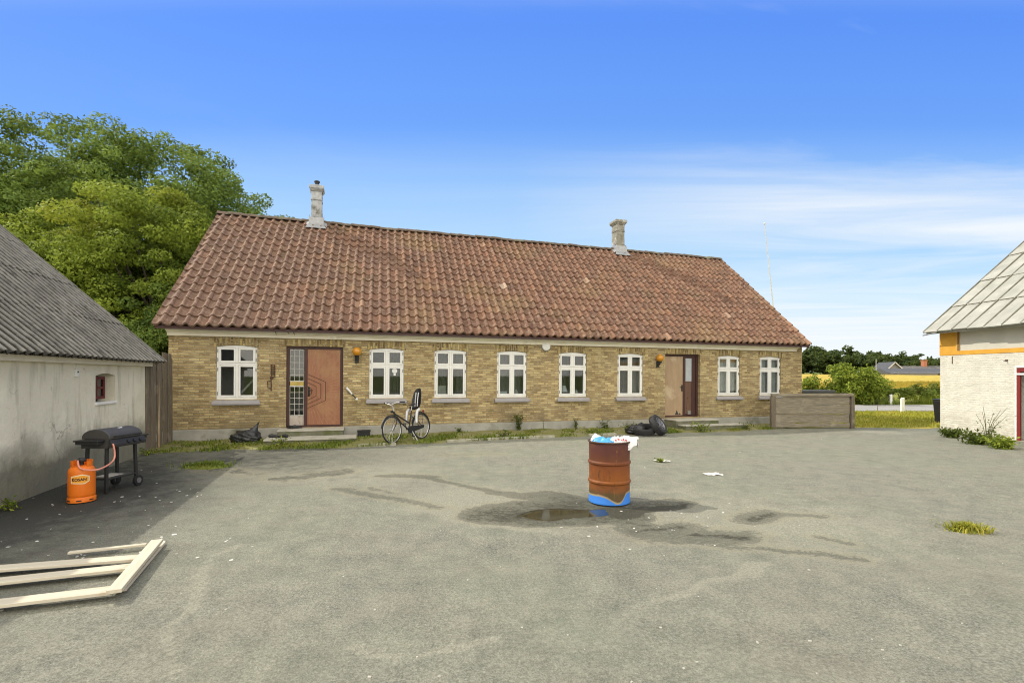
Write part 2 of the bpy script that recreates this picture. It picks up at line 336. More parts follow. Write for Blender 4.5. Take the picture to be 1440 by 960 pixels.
def asphalt_mat():
    m = N('worn_asphalt'); wet, dark, dust = m.attr('wet'), m.attr('dark'), m.attr('dust')
    grain = m.noise(120, 3, .75); mid = m.noise(40, 5, .8)
    vor = m.new('TexVoronoi'); vor.inputs['Scale'].default_value = 60; m.link(m.tc.outputs['Object'], vor.inputs['Vector'])
    base = m.ramp(grain, [(.38, (.075,.074,.066)), (.5, (.215,.213,.188)), (.61, (.50,.492,.435))])
    base = m.mix(.5, base, m.ramp(mid, [(.40, (.085,.084,.074)), (.5, (.205,.203,.178)), (.60, (.43,.42,.37))]))
    base = m.mix(m.ramp(vor.outputs['Color'], [(.88, 0.), (.93, .6)]), base, (.55,.535,.48))
    base = m.mix(m.ramp(vor.outputs['Color'], [(.10, .7), (.16, 0.)]), base, (.06,.06,.054))
    base = m.mix(m.ramp(m.noise(.42, 4, .55), [(.42, 0.), (.60, .6)]), base, (.225,.255,.185))      # greenish film
    base = m.mix(m.ramp(m.noise(.8, 6, .62, stretch=(1,1.3,1)), [(.48, 0.), (.66, .5)]), base, (.30,.255,.215))      # brown dust
    big = m.ramp(m.noise(1.7, 9, .72), [(.30, .78), (.70, 1.18)])
    base = m.mix(1., base, big, 'MULTIPLY')
    n1 = m.math('MULTIPLY', m.math('SUBTRACT', m.noise(3.5, 9, .74), .5), 1.9)
    du = m.ramp(m.math('ADD', dust, m.math('MULTIPLY', n1, .9)), [(.08, 0.), (.85, .92)])
    base = m.mix(du, base, m.ramp(m.math('ADD', m.math('MULTIPLY', mid, .6), m.math('MULTIPLY', grain, .4)), [(.38, (.26,.245,.19)), (.60, (.56,.53,.435))]))
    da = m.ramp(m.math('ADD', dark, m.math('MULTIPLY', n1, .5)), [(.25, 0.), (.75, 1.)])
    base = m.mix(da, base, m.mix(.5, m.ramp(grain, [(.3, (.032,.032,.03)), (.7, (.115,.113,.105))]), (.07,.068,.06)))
    n2 = m.math('MULTIPLY', m.math('SUBTRACT', m.noise(20, 8, .78, stretch=(.7,1.2,1)), .5), 1.9)
    ws = m.math('ADD', wet, m.math('ADD', m.math('MULTIPLY', n1, .40), m.math('MULTIPLY', n2, .50)))
    rim = m.math('MULTIPLY', m.ramp(ws, [(.12, 0.), (.3, .35)]), m.ramp(ws, [(.34, 1.), (.46, 0.)]))
    base = m.mix(rim, base, (.44,.385,.27))                     # dried silt edge
    film = m.ramp(ws, [(.38, 0.), (.47, .58)]); we = m.ramp(ws, [(.66, 0.), (.86, .8)])
    base = m.mix(film, base, m.mix(1., base, (.37,.365,.335), 'MULTIPLY'))
    base = m.mix(we, base, m.ramp(mid, [(.3, (.026,.024,.016)), (.7, (.085,.078,.052))]))
    pool = m.ramp(m.math('ADD', wet, m.math('MULTIPLY', n1, .22)), [(.98, 0.), (1.04, 1.)])
    base = m.mix(m.math('MULTIPLY', pool, .92), base, (.030,.028,.016))
    base = m.mix(1., base, (.68, .705, .675), 'MULTIPLY')
    ro = m.mix(pool, m.mix(film, .92, .74), .06)
    m.link(m.math('ADD', m.math('MULTIPLY', pool, .45), .25), m.b.inputs['Specular IOR Level'])
    hh = m.math('MULTIPLY', m.math('ADD', m.math('MULTIPLY', grain, .6), m.math('ADD', mid, m.math('MULTIPLY', vor.outputs['Distance'], .5))), m.math('SUBTRACT', 1., pool))
    return m.done(base, ro, 0, m.bump(hh, .8, .012), .3)
M['asphalt'] = asphalt_mat()
def lay(name, stops, sc, sc2, bump=.6, dist=.04):
    m = N(name); col = m.ramp(m.noise(sc, 7, .65), stops)
    col = m.mix(1., col, m.ramp(m.noise(sc2, 5, .7), [(.3, .6), (.7, 1.3)]), 'MULTIPLY')
    return m.done(col, .95, 0, m.bump(m.noise(sc2, 5, .7), bump, dist), .15)
M['lawn'] = lay('lawn', [(.33, (.24,.27,.04)), (.5, (.42,.39,.07)), (.66, (.55,.42,.11))], .8, 18)
M['earth'] = lay('rough_grassland', [(.33, (.07,.10,.02)), (.5, (.13,.16,.03)), (.7, (.20,.20,.05))], .12, 3)
M['field'] = lay('ripe_barley', [(.3, (.42,.31,.055)), (.55, (.52,.39,.075)), (.72, (.38,.33,.06))], .07, 1.2)
M['fieldedge'] = lay('green_field_margin', [(.3, (.16,.19,.03)), (.6, (.25,.26,.04)), (.75, (.30,.26,.06))], .3, 4)
M['road'] = lay('road_asphalt', [(.3, (.30,.295,.28)), (.7, (.38,.37,.35))], .8, 30, .3, .01)
M['verge'] = lay('mossy_verge', [(.32, (.17,.18,.045)), (.5, (.23,.22,.09)), (.68, (.30,.28,.19))], 1.1, 26, .8, .02)
def drum_mat():
    m = N('rusty_drum'); sp = m.new('SeparateXYZ'); m.link(m.tc.outputs['Object'], sp.inputs[0])
    z = m.math('ADD', sp.outputs[2], m.math('MULTIPLY', m.math('SUBTRACT', m.noise(5, 6, .65), .5), .10))
    col = m.ramp(m.math('DIVIDE', z, .85), [(.0, (.07,.05,.018)), (.17, (.085,.055,.016)), (.24, (.19,.062,.012)), (.42, (.245,.075,.011)), (.60, (.185,.052,.012)), (.72, (.12,.038,.016)), (.82, (.10,.028,.02)), (1., (.075,.024,.021))])
    col = m.mix(m.ramp(m.noise(7, 8, .7), [(.5, 0.), (.7, .8)]), col, (.12,.045,.018))
    col = m.mix(m.ramp(m.noise(11, 8, .7, stretch=(1,1,.4)), [(.6, 0.), (.72, .6)]), col, (.42,.17,.03))
    col = m.mix(m.ramp(m.noise(10, 9, .75, stretch=(1.6,1.6,.35)), [(.56, 0.), (.68, .8)]), col, (.05,.026,.014))
    col = m.mix(m.ramp(m.noise(26, 6, .75), [(.62, 0.), (.7, .7)]), col, (.045,.022,.014))
    # blue paint survives round the foot, with a burnt wavy edge
    xn = m.math('ADD', m.math('DIVIDE', sp.outputs[0], .582), .5)
    wv = m.ramp(xn, [(.0, .60), (.12, .74), (.36, .66), (.52, .14), (.64, .04), (.73, .25), (.82, 1.), (.97, 1.)], 'B_SPLINE')
    e = m.math('SUBTRACT', m.math('ADD', m.math('MULTIPLY', wv, .15), m.math('MULTIPLY', m.math('SUBTRACT', m.noise(9, 4), .5), .035)), sp.outputs[2])
    col = m.mix(m.ramp(m.math('ADD', e, .5), [(.47, 0.), (.485, 1.), (.50, 1.)]), col, (.30,.24,.13))
    col = m.mix(m.ramp(m.math('ADD', e, .5), [(.495, 0.), (.503, 1.)]), col, (.035,.19,.62))
    return m.done(col, .62, 0, m.bump(m.noise(45, 6, .7), .3, .006), .35)
M['drum'] = drum_mat()
M['bluebag'] = simple('blue_plastic', (.10,.40,.70), (.06,.30,.60), 7, .35, bump=.5, bscale=16, dist=.02)
M['whitebag'] = simple('white_plastic', (.80,.80,.80), (.72,.71,.72), 6, .4, bump=.5, bscale=14, dist=.02)
M['redprint'] = simple('red_print', (.62,.07,.05), (.5,.05,.04), 9, .5, bump=0)
M['stone'] = simple('pale_pebble', (.60,.57,.50), (.42,.40,.34), 30, .9, bump=.2)
M['litter'] = simple('pale_litter', (.74,.73,.68), (.6,.58,.53), 9, .8, bump=0)

# ------------------------------------------------------------------ ground sheets
def grid(name, xs, ys, zf, mat, kind='structure', attrs=None, keep=None):
    xs, ys = np.asarray(xs, float), np.asarray(ys, float); X, Y = np.meshgrid(xs, ys)
    Z = zf(X, Y); nx, ny = len(xs), len(ys)
    co = np.stack([X.ravel(), Y.ravel(), Z.ravel()], 1)
    i = np.arange((ny-1)*(nx-1)); r, c = i // (nx-1), i % (nx-1); a = r*nx + c
    q = np.stack([a, a+1, a+1+nx, a+nx], 1)
    if keep is not None: q = q[keep(co[q].mean(1))]
    o = raw(name, co, q, mat)
    o.data.polygons.foreach_set('use_smooth', np.ones(len(q), bool))
    for k, fn in (attrs or {}).items():
        at = o.data.attributes.new(k, 'FLOAT', 'POINT'); at.data.foreach_set('value', fn(co[:,0], co[:,1]).astype(np.float32))
    return tag(o, kind=kind)
def raw(name, co, quads, mat, parent=None, rnd=None):
    me = bpy.data.meshes.new(name); n = len(quads); k = quads.shape[1]
    me.vertices.add(len(co)); me.vertices.foreach_set('co', np.ascontiguousarray(co, np.float32).ravel())
    me.loops.add(n*k); me.loops.foreach_set('vertex_index', np.ascontiguousarray(quads, np.int32).ravel())
    me.polygons.add(n); me.polygons.foreach_set('loop_start', np.arange(0, n*k, k, dtype=np.int32))
    me.update(calc_edges=True); me.validate()
    for mm in (mat if isinstance(mat, list) else [mat]): me.materials.append(mm)
    if rnd is not None:
        at = me.attributes.new('rnd', 'FLOAT', 'FACE'); at.data.foreach_set('value', rnd.astype(np.float32))
    o = bpy.data.objects.new(name, me); COL.objects.link(o)
    if parent: o.parent = parent
    return o
YARD_BACK = 17.55
def base_z(x, y):
    z = far_z(x, y)
    return np.where((y < 33), z - .07, z - .07)
xs = np.concatenate([np.linspace(-1500, -90, 12), np.linspace(-80, 110, 96), np.linspace(120, 1500, 12)])
ys = np.concatenate([np.linspace(-600, -40, 10), np.linspace(-30, 60, 60), np.linspace(65, 330, 54), np.linspace(400, 2500, 12)])
grid('ground', xs, ys, base_z, M['earth'])
# traced stains of the yard (pixels of wet, dark and dusty patches put down on the ground)
def smudge(pts, r, k=.60): f0 = blob(pts, r); return lambda x, y: f0(x, y)/1.25*k
def blob(pts, r):                   # soft distance to a polyline given in photo pixels
    P = np.array([G(*p) for p in pts])
    def f(x, y):
        d = np.full(x.shape, 1e9)
        for a, b in zip(P[:-1], P[1:]) if len(P) > 1 else [(P[0], P[0] + 1e-3)]:
            ab = b - a; t = np.clip(((x-a[0])*ab[0] + (y-a[1])*ab[1]) / (ab @ ab), 0, 1)
            d = np.minimum(d, np.hypot(x-a[0]-t*ab[0], y-a[1]-t*ab[1]))
        return np.clip(1.25 - d / r * .75, 0, 1.25)
    return f
def ell(cx, cy, rx, ry, rot=0, k=1.25):
    def f(x, y):
        c, s_ = math.cos(rot), math.sin(rot); a = (x-cx)*c + (y-cy)*s_; b = -(x-cx)*s_ + (y-cy)*c
        return np.clip(k - np.hypot(a/rx, b/ry) * (k - .5), 0, k)
    return f
def ellpx(x0, x1, y0, y1, k=1.25):
    a, b = G((x0+x1)/2, y1), G((x0+x1)/2, y0); my = (a[1]+b[1])/2
    return ell((x0+x1-1440)/2/F*my, my, (x1-x0)/2/F*my, (b[1]-a[1])/2, 0, k)
def union(fs, wob=1.):
    def f(x, y):
        a = x + wob*(.10*np.sin(2.3*y+1.1*x) + .06*np.sin(5.1*x-3.7*y+1) + .035*np.sin(11*y+7*x) + .02*np.sin(19*x+13*y)); b = y + wob*(.12*np.sin(1.9*x+.6) + .06*np.sin(4.7*x+5.3*y) + .035*np.sin(9.7*x-8*y+2) + .02*np.sin(23*x-11*y))
        return np.max([g_(a, b) for g_ in fs], 0)
    return f
def poly(pts, k, soft):             # inside k, falling off outside over soft metres
    P = np.array([G(*p) for p in pts])
    def f(x, y):
        d = np.full(x.shape, 1e9); ins = np.zeros(x.shape, bool)
        for a, b in zip(P, np.roll(P, -1, 0)):
            ab = b - a; t = np.clip(((x-a[0])*ab[0] + (y-a[1])*ab[1]) / (ab @ ab), 0, 1); d = np.minimum(d, np.hypot(x-a[0]-t*ab[0], y-a[1]-t*ab[1]))
            c = (a[1] > y) != (b[1] > y); ins ^= c & (x < (b[0]-a[0])*(y-a[1])/(b[1]-a[1]+1e-12) + a[0])
        return np.clip(np.where(ins, k + d*.25, k*(1 - d/soft)), 0, 1.4)
    return f
FILM = [(651,727),(664,715),(690,708),(725,704),(745,702),(762,697),(790,694),(815,699),(860,703),(905,705),(950,704),(975,707),(965,712),(920,713),(905,718),(912,730),(870,733),(800,733),(720,735),(665,732)]
POOL = [(730,722),(748,715),(770,712),(800,711),(830,713),(850,714),(852,720),(835,723),(800,726),(765,726)]
WET = union([poly(FILM, .70, .20), poly(POOL, 1.12, .12), poly([(680,686),(730,691),(762,688),(795,692),(812,702),(775,701),(730,698),(685,693)], .60, .14), smudge([(690,689),(640,681),(600,672),(530,668)], .16, .66),
             smudge([(560,668),(606,671)], .24, .7), poly([(845,712),(900,712),(968,708),(960,714),(905,720),(885,728),(860,724)], .9, .12),
             poly([(862,722),(905,734),(930,746),(985,745),(1010,752),(1055,750),(1070,757),(1020,764),(960,760),(905,753),(880,742)], .58, .35),
             smudge([(900,746),(965,741)], .20, .85), smudge([(980,752),(1055,756)], .20, .9), smudge([(880,733),(915,737)], .16, .8), smudge([(1045,730),(1082,722)], .24, .85), smudge([(1085,722),(1150,724)], .18, .56), smudge([(1150,755),(1190,762)], .14, .6), smudge([(1080,771),(1215,783)], .12, .58),
             smudge([(955,762),(1060,772)], .16, .55), smudge([(395,673),(440,668),(480,662)], .34, .62), smudge([(480,686),(560,703),(620,714)], .18, .56), smudge([(520,686),(565,696)], .14, .5), smudge([(620,640),(700,638)], .3, .42), smudge([(300,658),(360,668)], .3, .45)], .45)
DUST = union([ellpx(290, 640, 645, 690, 1.2), ellpx(540, 800, 676, 738, 1.15), ellpx(850, 1300, 690, 800, .95), ellpx(250, 480, 640, 668, 1.0), ellpx(880, 1060, 676, 712, .7), ellpx(640, 1150, 628, 660, .55),
              ellpx(1100, 1430, 640, 720, .5), ellpx(1000, 1300, 608, 640, .55), blob([(600,716),(650,732),(760,738)], .25), ellpx(1190, 1300, 600, 608, 1.0), blob([(195,960),(240,890),(300,805),(345,760)], .05), blob([(490,935),(560,925),(640,915),(720,905)], .05), blob([(900,835),(1010,825),(1100,800)], .06), blob([(620,720),(640,731),(700,739),(790,741)], .14), blob([(880,690),(960,693),(990,700)], .12)])
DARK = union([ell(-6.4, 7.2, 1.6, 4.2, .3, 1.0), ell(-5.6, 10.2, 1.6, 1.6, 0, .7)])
xs = np.concatenate([np.linspace(-30, -13, 12), np.arange(-12.5, 17.01, .05), np.linspace(17.5, 30, 12)])
ys = np.concatenate([np.linspace(-20, 1, 14), np.arange(1.5, 5.4, .05), np.arange(5.4, 8.6, .032), np.arange(8.6, YARD_BACK, .06), [YARD_BACK]])
def yard_z(x, y):
    w = DUST(x, y)*0
    return gz(x, y) + .012*np.sin(x*.9+1)*np.sin(y*.7) - .015*np.clip(WET(x, y), 0, 1)
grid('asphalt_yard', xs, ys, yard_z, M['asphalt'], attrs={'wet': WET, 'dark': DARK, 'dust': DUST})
# lawn, road, margin, field
grid('lawn', np.linspace(-60, 80, 120), np.linspace(YARD_BACK - .25, 25.0, 16), lambda x, y: gz(x, y) + np.where(y < YARD_BACK - .1, -.02, .02) + .03*np.sin(x*1.7)*np.sin(y*2.1), M['lawn'])
grid('road', np.linspace(-200, 240, 90), [25.0, 26.7, 28.4, 30.2], lambda x, y: gz(x, y) + .05, M['road'])
grid('field_margin', np.linspace(-200, 240, 90), np.linspace(30.2, 50, 12), lambda x, y: far_z(x, y) + .03, M['fieldedge'])
grid('field', np.linspace(-260, 300, 110), np.linspace(50, 150, 50), lambda x, y: far_z(x, y) + .35 + .06*np.sin(x*.8+y*.2), M['field'])

# ------------------------------------------------------------------ foliage
def leaves(name, P, Nrm, size, mat, parent=None, seed=0, ratio=.55, fold=.18, tone=None):
    g = np.random.default_rng(seed); n = len(P)
    Nrm = Nrm / (np.linalg.norm(Nrm, axis=1, keepdims=True) + 1e-9)
    r = g.normal(size=(n, 3)); a = np.cross(Nrm, r); a /= (np.linalg.norm(a, axis=1, keepdims=True) + 1e-9); b = np.cross(Nrm, a)
    sz = (size * g.uniform(.6, 1.35, n))[:, None]
    v0, v2 = P - a*sz*.5, P + a*sz*.5
    v1 = P + b*sz*ratio*.5 - Nrm*sz*fold + a*sz*.08; v3 = P - b*sz*ratio*.5 - Nrm*sz*fold + a*sz*.08
    co = np.stack([v0, v1, v2, v3], 1).reshape(-1, 3); q = np.arange(4*n).reshape(-1, 4)
    rn = g.uniform(0, 1, n)
    if tone is not None: rn = .45*rn + .55*tone
    return raw(name, co, q, mat, parent, rn)
def clump_points(cs, rs, per, g, flat=.6, up=.5):
    P, Nn = [], []
    for c, r, k in zip(cs, rs, per):
        d = g.normal(size=(k, 3)); d /= np.linalg.norm(d, axis=1, keepdims=True)
        rad = r * g.uniform(.35, 1.0, k)[:, None] ** .6
        p = d * rad; p[:, 2] *= flat
        P.append(c + p); Nn.append(d * .6 + np.array([0, 0, up]) + g.normal(size=(k, 3)) * .45)
    clump_points.tone = np.concatenate([np.full(k, g.uniform(0, 1)) for k in per])
    return np.concatenate(P), np.concatenate(Nn)
def crown_clumps(c, rad, n, g, lo=.5, zmin=-.9, lump=.22):
    d = g.normal(size=(n*3, 3)); d /= np.linalg.norm(d, axis=1, keepdims=True); d = d[d[:, 2] > zmin][:n]
    ph = g.uniform(0, 6, 6)
    lob = 1 + lump*(np.sin(d[:,0]*4+ph[0])*np.sin(d[:,2]*5+ph[1]) + .6*np.sin(d[:,1]*7+ph[2]+d[:,2]*4))
    r = g.uniform(lo, 1, n)[:len(d)] ** .5 * lob
    return np.asarray(c) + d * r[:, None] * np.asarray(rad)
def tree(name, base, crown, rad, nclump, nleaf, leaf, cr, mat, label, seed, group='tall trees behind the houses', trunk=.35, lo=.45, lump=.2):
    g = np.random.default_rng(seed); bx, by = base
    root = empty(name, (bx, by, float(far_z(np.array(bx*1.), np.array(by*1.)))), 0, label, 'tree', group)
    C = crown_clumps((crown[0]-bx, crown[1]-by, crown[2]), rad, nclump, g, lo, lump=lump)
    rs = cr * g.uniform(.6, 1.35, len(C)); per = np.maximum((nleaf * rs**2 / (rs**2).sum()).astype(int), 4)
    P, Nn = clump_points(C, rs, per, g, .55)
    leaves('crown', P, Nn, leaf, mat, root, seed, tone=clump_points.tone)
    t = MB(); top = Vector((crown[0]-bx, crown[1]-by, crown[2]))
    fork = Vector((top.x*.25, top.y*.25, max(1.5, (crown[2]-rad[2])*.75)))
    t.tube([(0,0,-.2), (0,0,.15), fork*.5, fork, fork.lerp(top, .55), top], [trunk*1.35, trunk, trunk*.85, trunk*.75, trunk*.45, trunk*.15], 9)
    for c in C[g.choice(len(C), min(26, len(C)), replace=False)]:
        e = Vector(c); s0 = fork.lerp(top, g.uniform(0, .6)); md = s0.lerp(e, .5) + Vector((0, 0, -.25*g.uniform(.3, 1)*rad[2]*.3))
        t.tube([s0, s0.lerp(md, .5) + Vector((0,0,.1)), md, e], [trunk*.32, trunk*.24, trunk*.16, trunk*.05], 6)
    t.build('trunk', M['bark'], root, 60)
    return root
tree('broadleaf_tree', (-21.5, 27), (-21.9, 27, 7.6), (9.8, 6.2, 7.6), 1000, 210000, .17, .8, M['leafA'], 'tallest tree, broad dark green rounded dome behind the yellow-green maple', 3, trunk=.42, lump=.02, lo=.2)
tree('broadleaf_tree', (-14.4, 21.2), (-14.6, 20.8, 5.2), (4.9, 3.2, 4.3), 330, 80000, .14, .6, M['leafB'], 'yellow-green maple in front, between the grey shed roof and the red tiled gable', 5, trunk=.28, lump=.07, lo=.3)
tree('broadleaf_tree', (-31, 25), (-30.0, 25, 7.2), (7.8, 5, 7.3), 480, 95000, .16, .85, M['leafC'], 'leftmost tree, cut by the picture edge above the grey corrugated roof', 8, trunk=.38, lump=.05, lo=.4)
tree('broadleaf_tree', (-14.6, 28), (-14.4, 27.8, 6.4), (2.7, 2.6, 4.8), 160, 30000, .135, .6, M['leafC'], 'lighter tree with loose twiggy edge, rising just left of the chimney with the pot', 13, trunk=.24, lump=.12, lo=.35)
tree('broadleaf_tree', (-12.4, 19.0), (-12.6, 19.0, 2.6), (2.6, 1.6, 2.6), 110, 30000, .115, .6, M['leafA'], 'low dark bushy tree filling the gap between shed and house gable', 17, trunk=.14, lo=.3)
tree('broadleaf_tree', (-20.3, 20.6), (-20.2, 20.4, 4.6), (4.6, 2.6, 4.1), 270, 62000, .14, .6, M['leafB'], 'low yellow-green tree right behind the ridge of the grey corrugated shed', 19, trunk=.24, lump=.07, lo=.3)
tree('broadleaf_tree', (-26, 29), (-25.6, 29, 7.6), (5.6, 3.5, 7.0), 330, 60000, .18, .85, M['leafC'], 'tall green tree at the back, between the leftmost tree and the broad dome', 27, trunk=.3, lump=.03, lo=.2)
tree('broadleaf_tree', (-17.6, 24.4), (-17.4, 24.2, 4.2), (7.2, 2.2, 4.2), 300, 60000, .15, .75, M['leafA'], 'deep green tree in the middle of the group, hidden low behind the yellow-green ones', 23, trunk=.26, lump=.06, lo=.3)

def wood(name, label, spec, mat, leaf, seed, kind='stuff'):
    g = np.random.default_rng(seed); P, Nn = [], []
    for (c, rad, nc, nl, cr) in spec:
        C = crown_clumps(c, rad, nc, g, .5, -.7); rs = cr * g.uniform(.6, 1.3, len(C))
        p, n = clump_points(C, rs, np.maximum((nl*rs**2/(rs**2).sum()).astype(int), 3), g); P.append(p); Nn.append(n)
    o = leaves(name, np.concatenate(P), np.concatenate(Nn), leaf, mat, None, seed)
    return tag(o, label, None, None, kind)
g0 = np.random.default_rng(21); spec = []
for x in np.arange(40, 330, 4.2):
    y = 172 + g0.uniform(-9, 9); z0 = float(far_z(np.array(x), np.array(y)))
    pxx = 720 + F*x/y
    h = np.interp(pxx, [900, 1128, 1150, 1180, 1215, 1240, 1300, 1325, 1500, 1900], [7, 7.2, 8.2, 9.4, 7.6, 6.9, 5.6, 6.0, 7, 8]) + g0.uniform(-1.2, 1.2)
    spec.append(((x, y, z0 + h*.52), (g0.uniform(3, 5), 4, h*.52), 44, 1900, 1.5))
for x in np.arange(40, 330, 2.6):
    y = 166 + g0.uniform(-5, 5); z0 = float(far_z(np.array(x), np.array(y))); h = np.interp(720+F*x/y, [900, 1150, 1180, 1240, 1300, 1900], [5.5, 6.5, 7.2, 5.4, 4.4, 6]) + g0.uniform(-.7, .7)
    spec.append(((x, y, z0 + h*.5), (2.6, 2.5, h*.54), 24, 800, 1.3))
wood('forest', 'dark green wood on the horizon beyond the barley field', spec, M['leafF'], 1.0, 22)
spec = []
for x in np.arange(-4, 46, .85):
    y = 33.2 + g0.uniform(-.8, .8); z0 = float(far_z(np.array(x), np.array(y)))
    h = 1.25 + g0.uniform(-.25, .3) - .35*(1 if x < 21 else 0)
    spec.append(((x, y, z0 + h*.5), (.8, .8, h*.55), 16, 620, .32))
o = wood('hedge', 'long low green hedge along the far side of the road', spec, M['leafH'], .17, 24, None); o['category'] = 'hedge'
def bush(name, c, rad, nc, nl, leaf, cr, mat, label, seed, cat='bush', group=None):
    g = np.random.default_rng(seed); z0 = float(far_z(np.array(c[0]*1.), np.array(c[1]*1.)))
    root = empty(name, (c[0], c[1], z0), 0, label, cat, group)
    C = crown_clumps((0, 0, rad[2]*.95), rad, nc, g, .4, lump=.3); rs = cr * g.uniform(.5, 1.4, len(C))
    P, Nn = clump_points(C, rs, np.maximum((nl*rs**2/(rs**2).sum()).astype(int), 3), g, .8, .3)
    leaves('foliage', P, Nn, leaf, mat, root, seed, .42)
    t = MB()
    for k in range(9):
        e = Vector(C[g.integers(len(C))]); t.tube([(g.uniform(-.15,.15), g.uniform(-.15,.15), -.05), e*.5 + Vector((0,0,.15)), e], [.035, .022, .008], 6)
    t.build('stem', M['stem'], root, 60)
    return root
bush('bush', (21.6, 30.9), (1.55, 1.2, 1.3), 70, 5200, .22, .5, M['leafL'], 'big bright green bush standing by the road edge', 31)
bush('bush', (19.1, 32.0), (.6, .6, .95), 26, 1300, .18, .35, M['leafL'], 'small bright green bush peeking past the house corner', 33)
bush('bush', (18.1, 29.6), (1.3, .6, .33), 26, 1400, .13, .3, M['leafH'], 'low dark bush above the plank screen, left of the bright one', 34)

def blades(name, P, h, w, mat, seed, lean=.5, parent=None):
    g = np.random.default_rng(seed); n = len(P); a = g.uniform(0, 2*PI, n); d = np.stack([np.cos(a), np.sin(a), np.zeros(n)], 1)
    s_ = np.stack([-np.sin(a), np.cos(a), np.zeros(n)], 1); hh = (h * g.uniform(.4, 1.3, n))[:, None] if np.isscalar(h) else h[:, None]
    ww = w * g.uniform(.6, 1.4, n)[:, None]; up = np.array([0, 0, 1.]); l1 = g.uniform(.1, 1, n)[:, None] * lean
    b0, b1 = P - s_*ww/2, P + s_*ww/2; m_ = P + up*hh*.6 + d*hh*l1*.35; tip = P + up*hh*(1-.3*l1) + d*hh*l1
    co = np.stack([b0, b1, m_ + s_*ww*.4, m_ - s_*ww*.4, tip], 1).reshape(-1, 3); i = np.arange(n)[:, None]*5
    q = np.concatenate([i + np.array([[0,1,2,3]]), i + np.array([[3,2,4,4]])])
    me_q = np.concatenate([i + np.array([[0,1,2]]), i + np.array([[0,2,3]]), i + np.array([[3,2,4]])])
    r = g.uniform(0, 1, n); return raw(name, co, me_q, mat, parent, np.concatenate([r, r, r]))
def scat(n, x0, x1, y0, y1, seed, z=0):
    g = np.random.default_rng(seed); x, y = g.uniform(x0, x1, n), g.uniform(y0, y1, n)
    return np.stack([x, y, far_z(x, y) + z], 1)
P = scat(26000, 10, 24, YARD_BACK - .1, 25, 41, .02); keep = P[:,0] > P[:,1]*.5
tag(blades('lawn_grass', P[keep], .10, .018, M['grass'], 41, .8), 'short sunlit grass on the strip between yard and road', kind='stuff')
P = scat(5200, 15, 40, 30.25, 32.4, 42, .03)
tag(blades('tall_grass', P, .62, .05, M['moss'], 42, .6), 'tall green grass at the foot of the hedge', kind='stuff')
P = scat(16000, 14, 70, 50, 58, 43, .3)
tag(blades('barley', P, .5, .12, leaf_mat('barley_ear', (.42,.30,.05), (.58,.44,.09), None, .3), 43, .4), 'front edge of the ripe golden barley field', kind='stuff')

# ------------------------------------------------------------------ walls with openings
def wall(mb, x0, x1, z0, z1, ops, th, m=0, reveal=None, y=0.):
    """front at y, back at y+th; ops = (a, b, c, d, arch)"""
    reveal = m if reveal is None else reveal
    X = sorted({x0, x1, *[o[0] for o in ops], *[o[1] for o in ops]}); Z = sorted({z0, z1, *[o[2] for o in ops], *[o[3] for o in ops]})
    for a, b in zip(X[:-1], X[1:]):
        for c, d in zip(Z[:-1], Z[1:]):
            if any(o[0] <= (a+b)/2 <= o[1] and o[2] <= (c+d)/2 <= o[3] for o in ops): continue
            mb.add([(a,y,c),(b,y,c),(b,y,d),(a,y,d)], [(0,1,2,3)], m); mb.add([(a,y+th,c),(b,y+th,c),(b,y+th,d),(a,y+th,d)], [(3,2,1,0)], m)
    for a, b, c, d, arch in ops:
        mb.add([(a,y,c),(a,y+th,c),(a,y+th,d-arch),(a,y,d-arch)], [(0,1,2,3)], reveal); mb.add([(b,y,c),(b,y+th,c),(b,y+th,d-arch),(b,y,d-arch)], [(3,2,1,0)], reveal)
        mb.add([(a,y,c),(b,y,c),(b,y+th,c),(a,y+th,c)], [(0,1,2,3)], reveal)
        n = 8 if arch else 1
        fz = lambda x: d - arch * (((x-(a+b)/2) / ((b-a)/2))**2)
        for k in range(n):
            p, q = a + (b-a)*k/n, a + (b-a)*(k+1)/n
            mb.add([(p,y,fz(p)),(q,y,fz(q)),(q,y+th,fz(q)),(p,y+th,fz(p))], [(3,2,1,0)], reveal)
            if arch:
                for yy, ff in ((y, (0,1,2,3)), (y+th, (3,2,1,0))): mb.add([(p,yy,fz(p)),(q,yy,fz(q)),(q,yy,d),(p,yy,d)], [ff], m)
    return mb

# ------------------------------------------------------------------ farmhouse
AX, AY = -8.913, 12.89; UX, UY = .954, .2995; TH = math.atan2(UY, UX); TILT = .0062
L, D = 21.05, 9.1; ZE = 2.97; RH = 7.33
house = empty('farmhouse', (AX, AY, 0), 0, 'long low yellow brick farmhouse with red tiled roof and white windows', 'house')
house.rotation_mode = 'XYZ'; house.rotation_euler = (0, TILT, TH)
HM = Matrix.Translation((AX, AY, 0)) @ Matrix.Rotation(TH, 4, 'Z') @ Matrix.Rotation(TILT, 4, 'Y')
def HL(t, d, z=0): return HM @ Vector((t, -d, z))          # house coordinates: along the front, out from it, up
def HG(t, d): p = HL(t, d); return Vector((p.x, p.y, float(gz(np.array(p.x), np.array(p.y)))))
WW, WH, WA = .99, 1.46, .05
wins = [1.585, 5.495, 7.38, 9.335, 11.425, 13.56, 17.63, 19.52]
WZ = 1.105
ops = [(t-WW/2, t+WW/2, WZ, WZ+WH, WA) for t in wins]
D1 = (2.80, 4.29, .31, 2.57); D2 = (14.93, 16.38, .36, 2.58)
ops += [(*D1, 0), (*D2, 0)]
mb = MB(); wall(mb, 0, L, .0, ZE + .1, ops, .34)
wall(mb, 0, L, .0, ZE + .1, [], .3, y=D-.3)
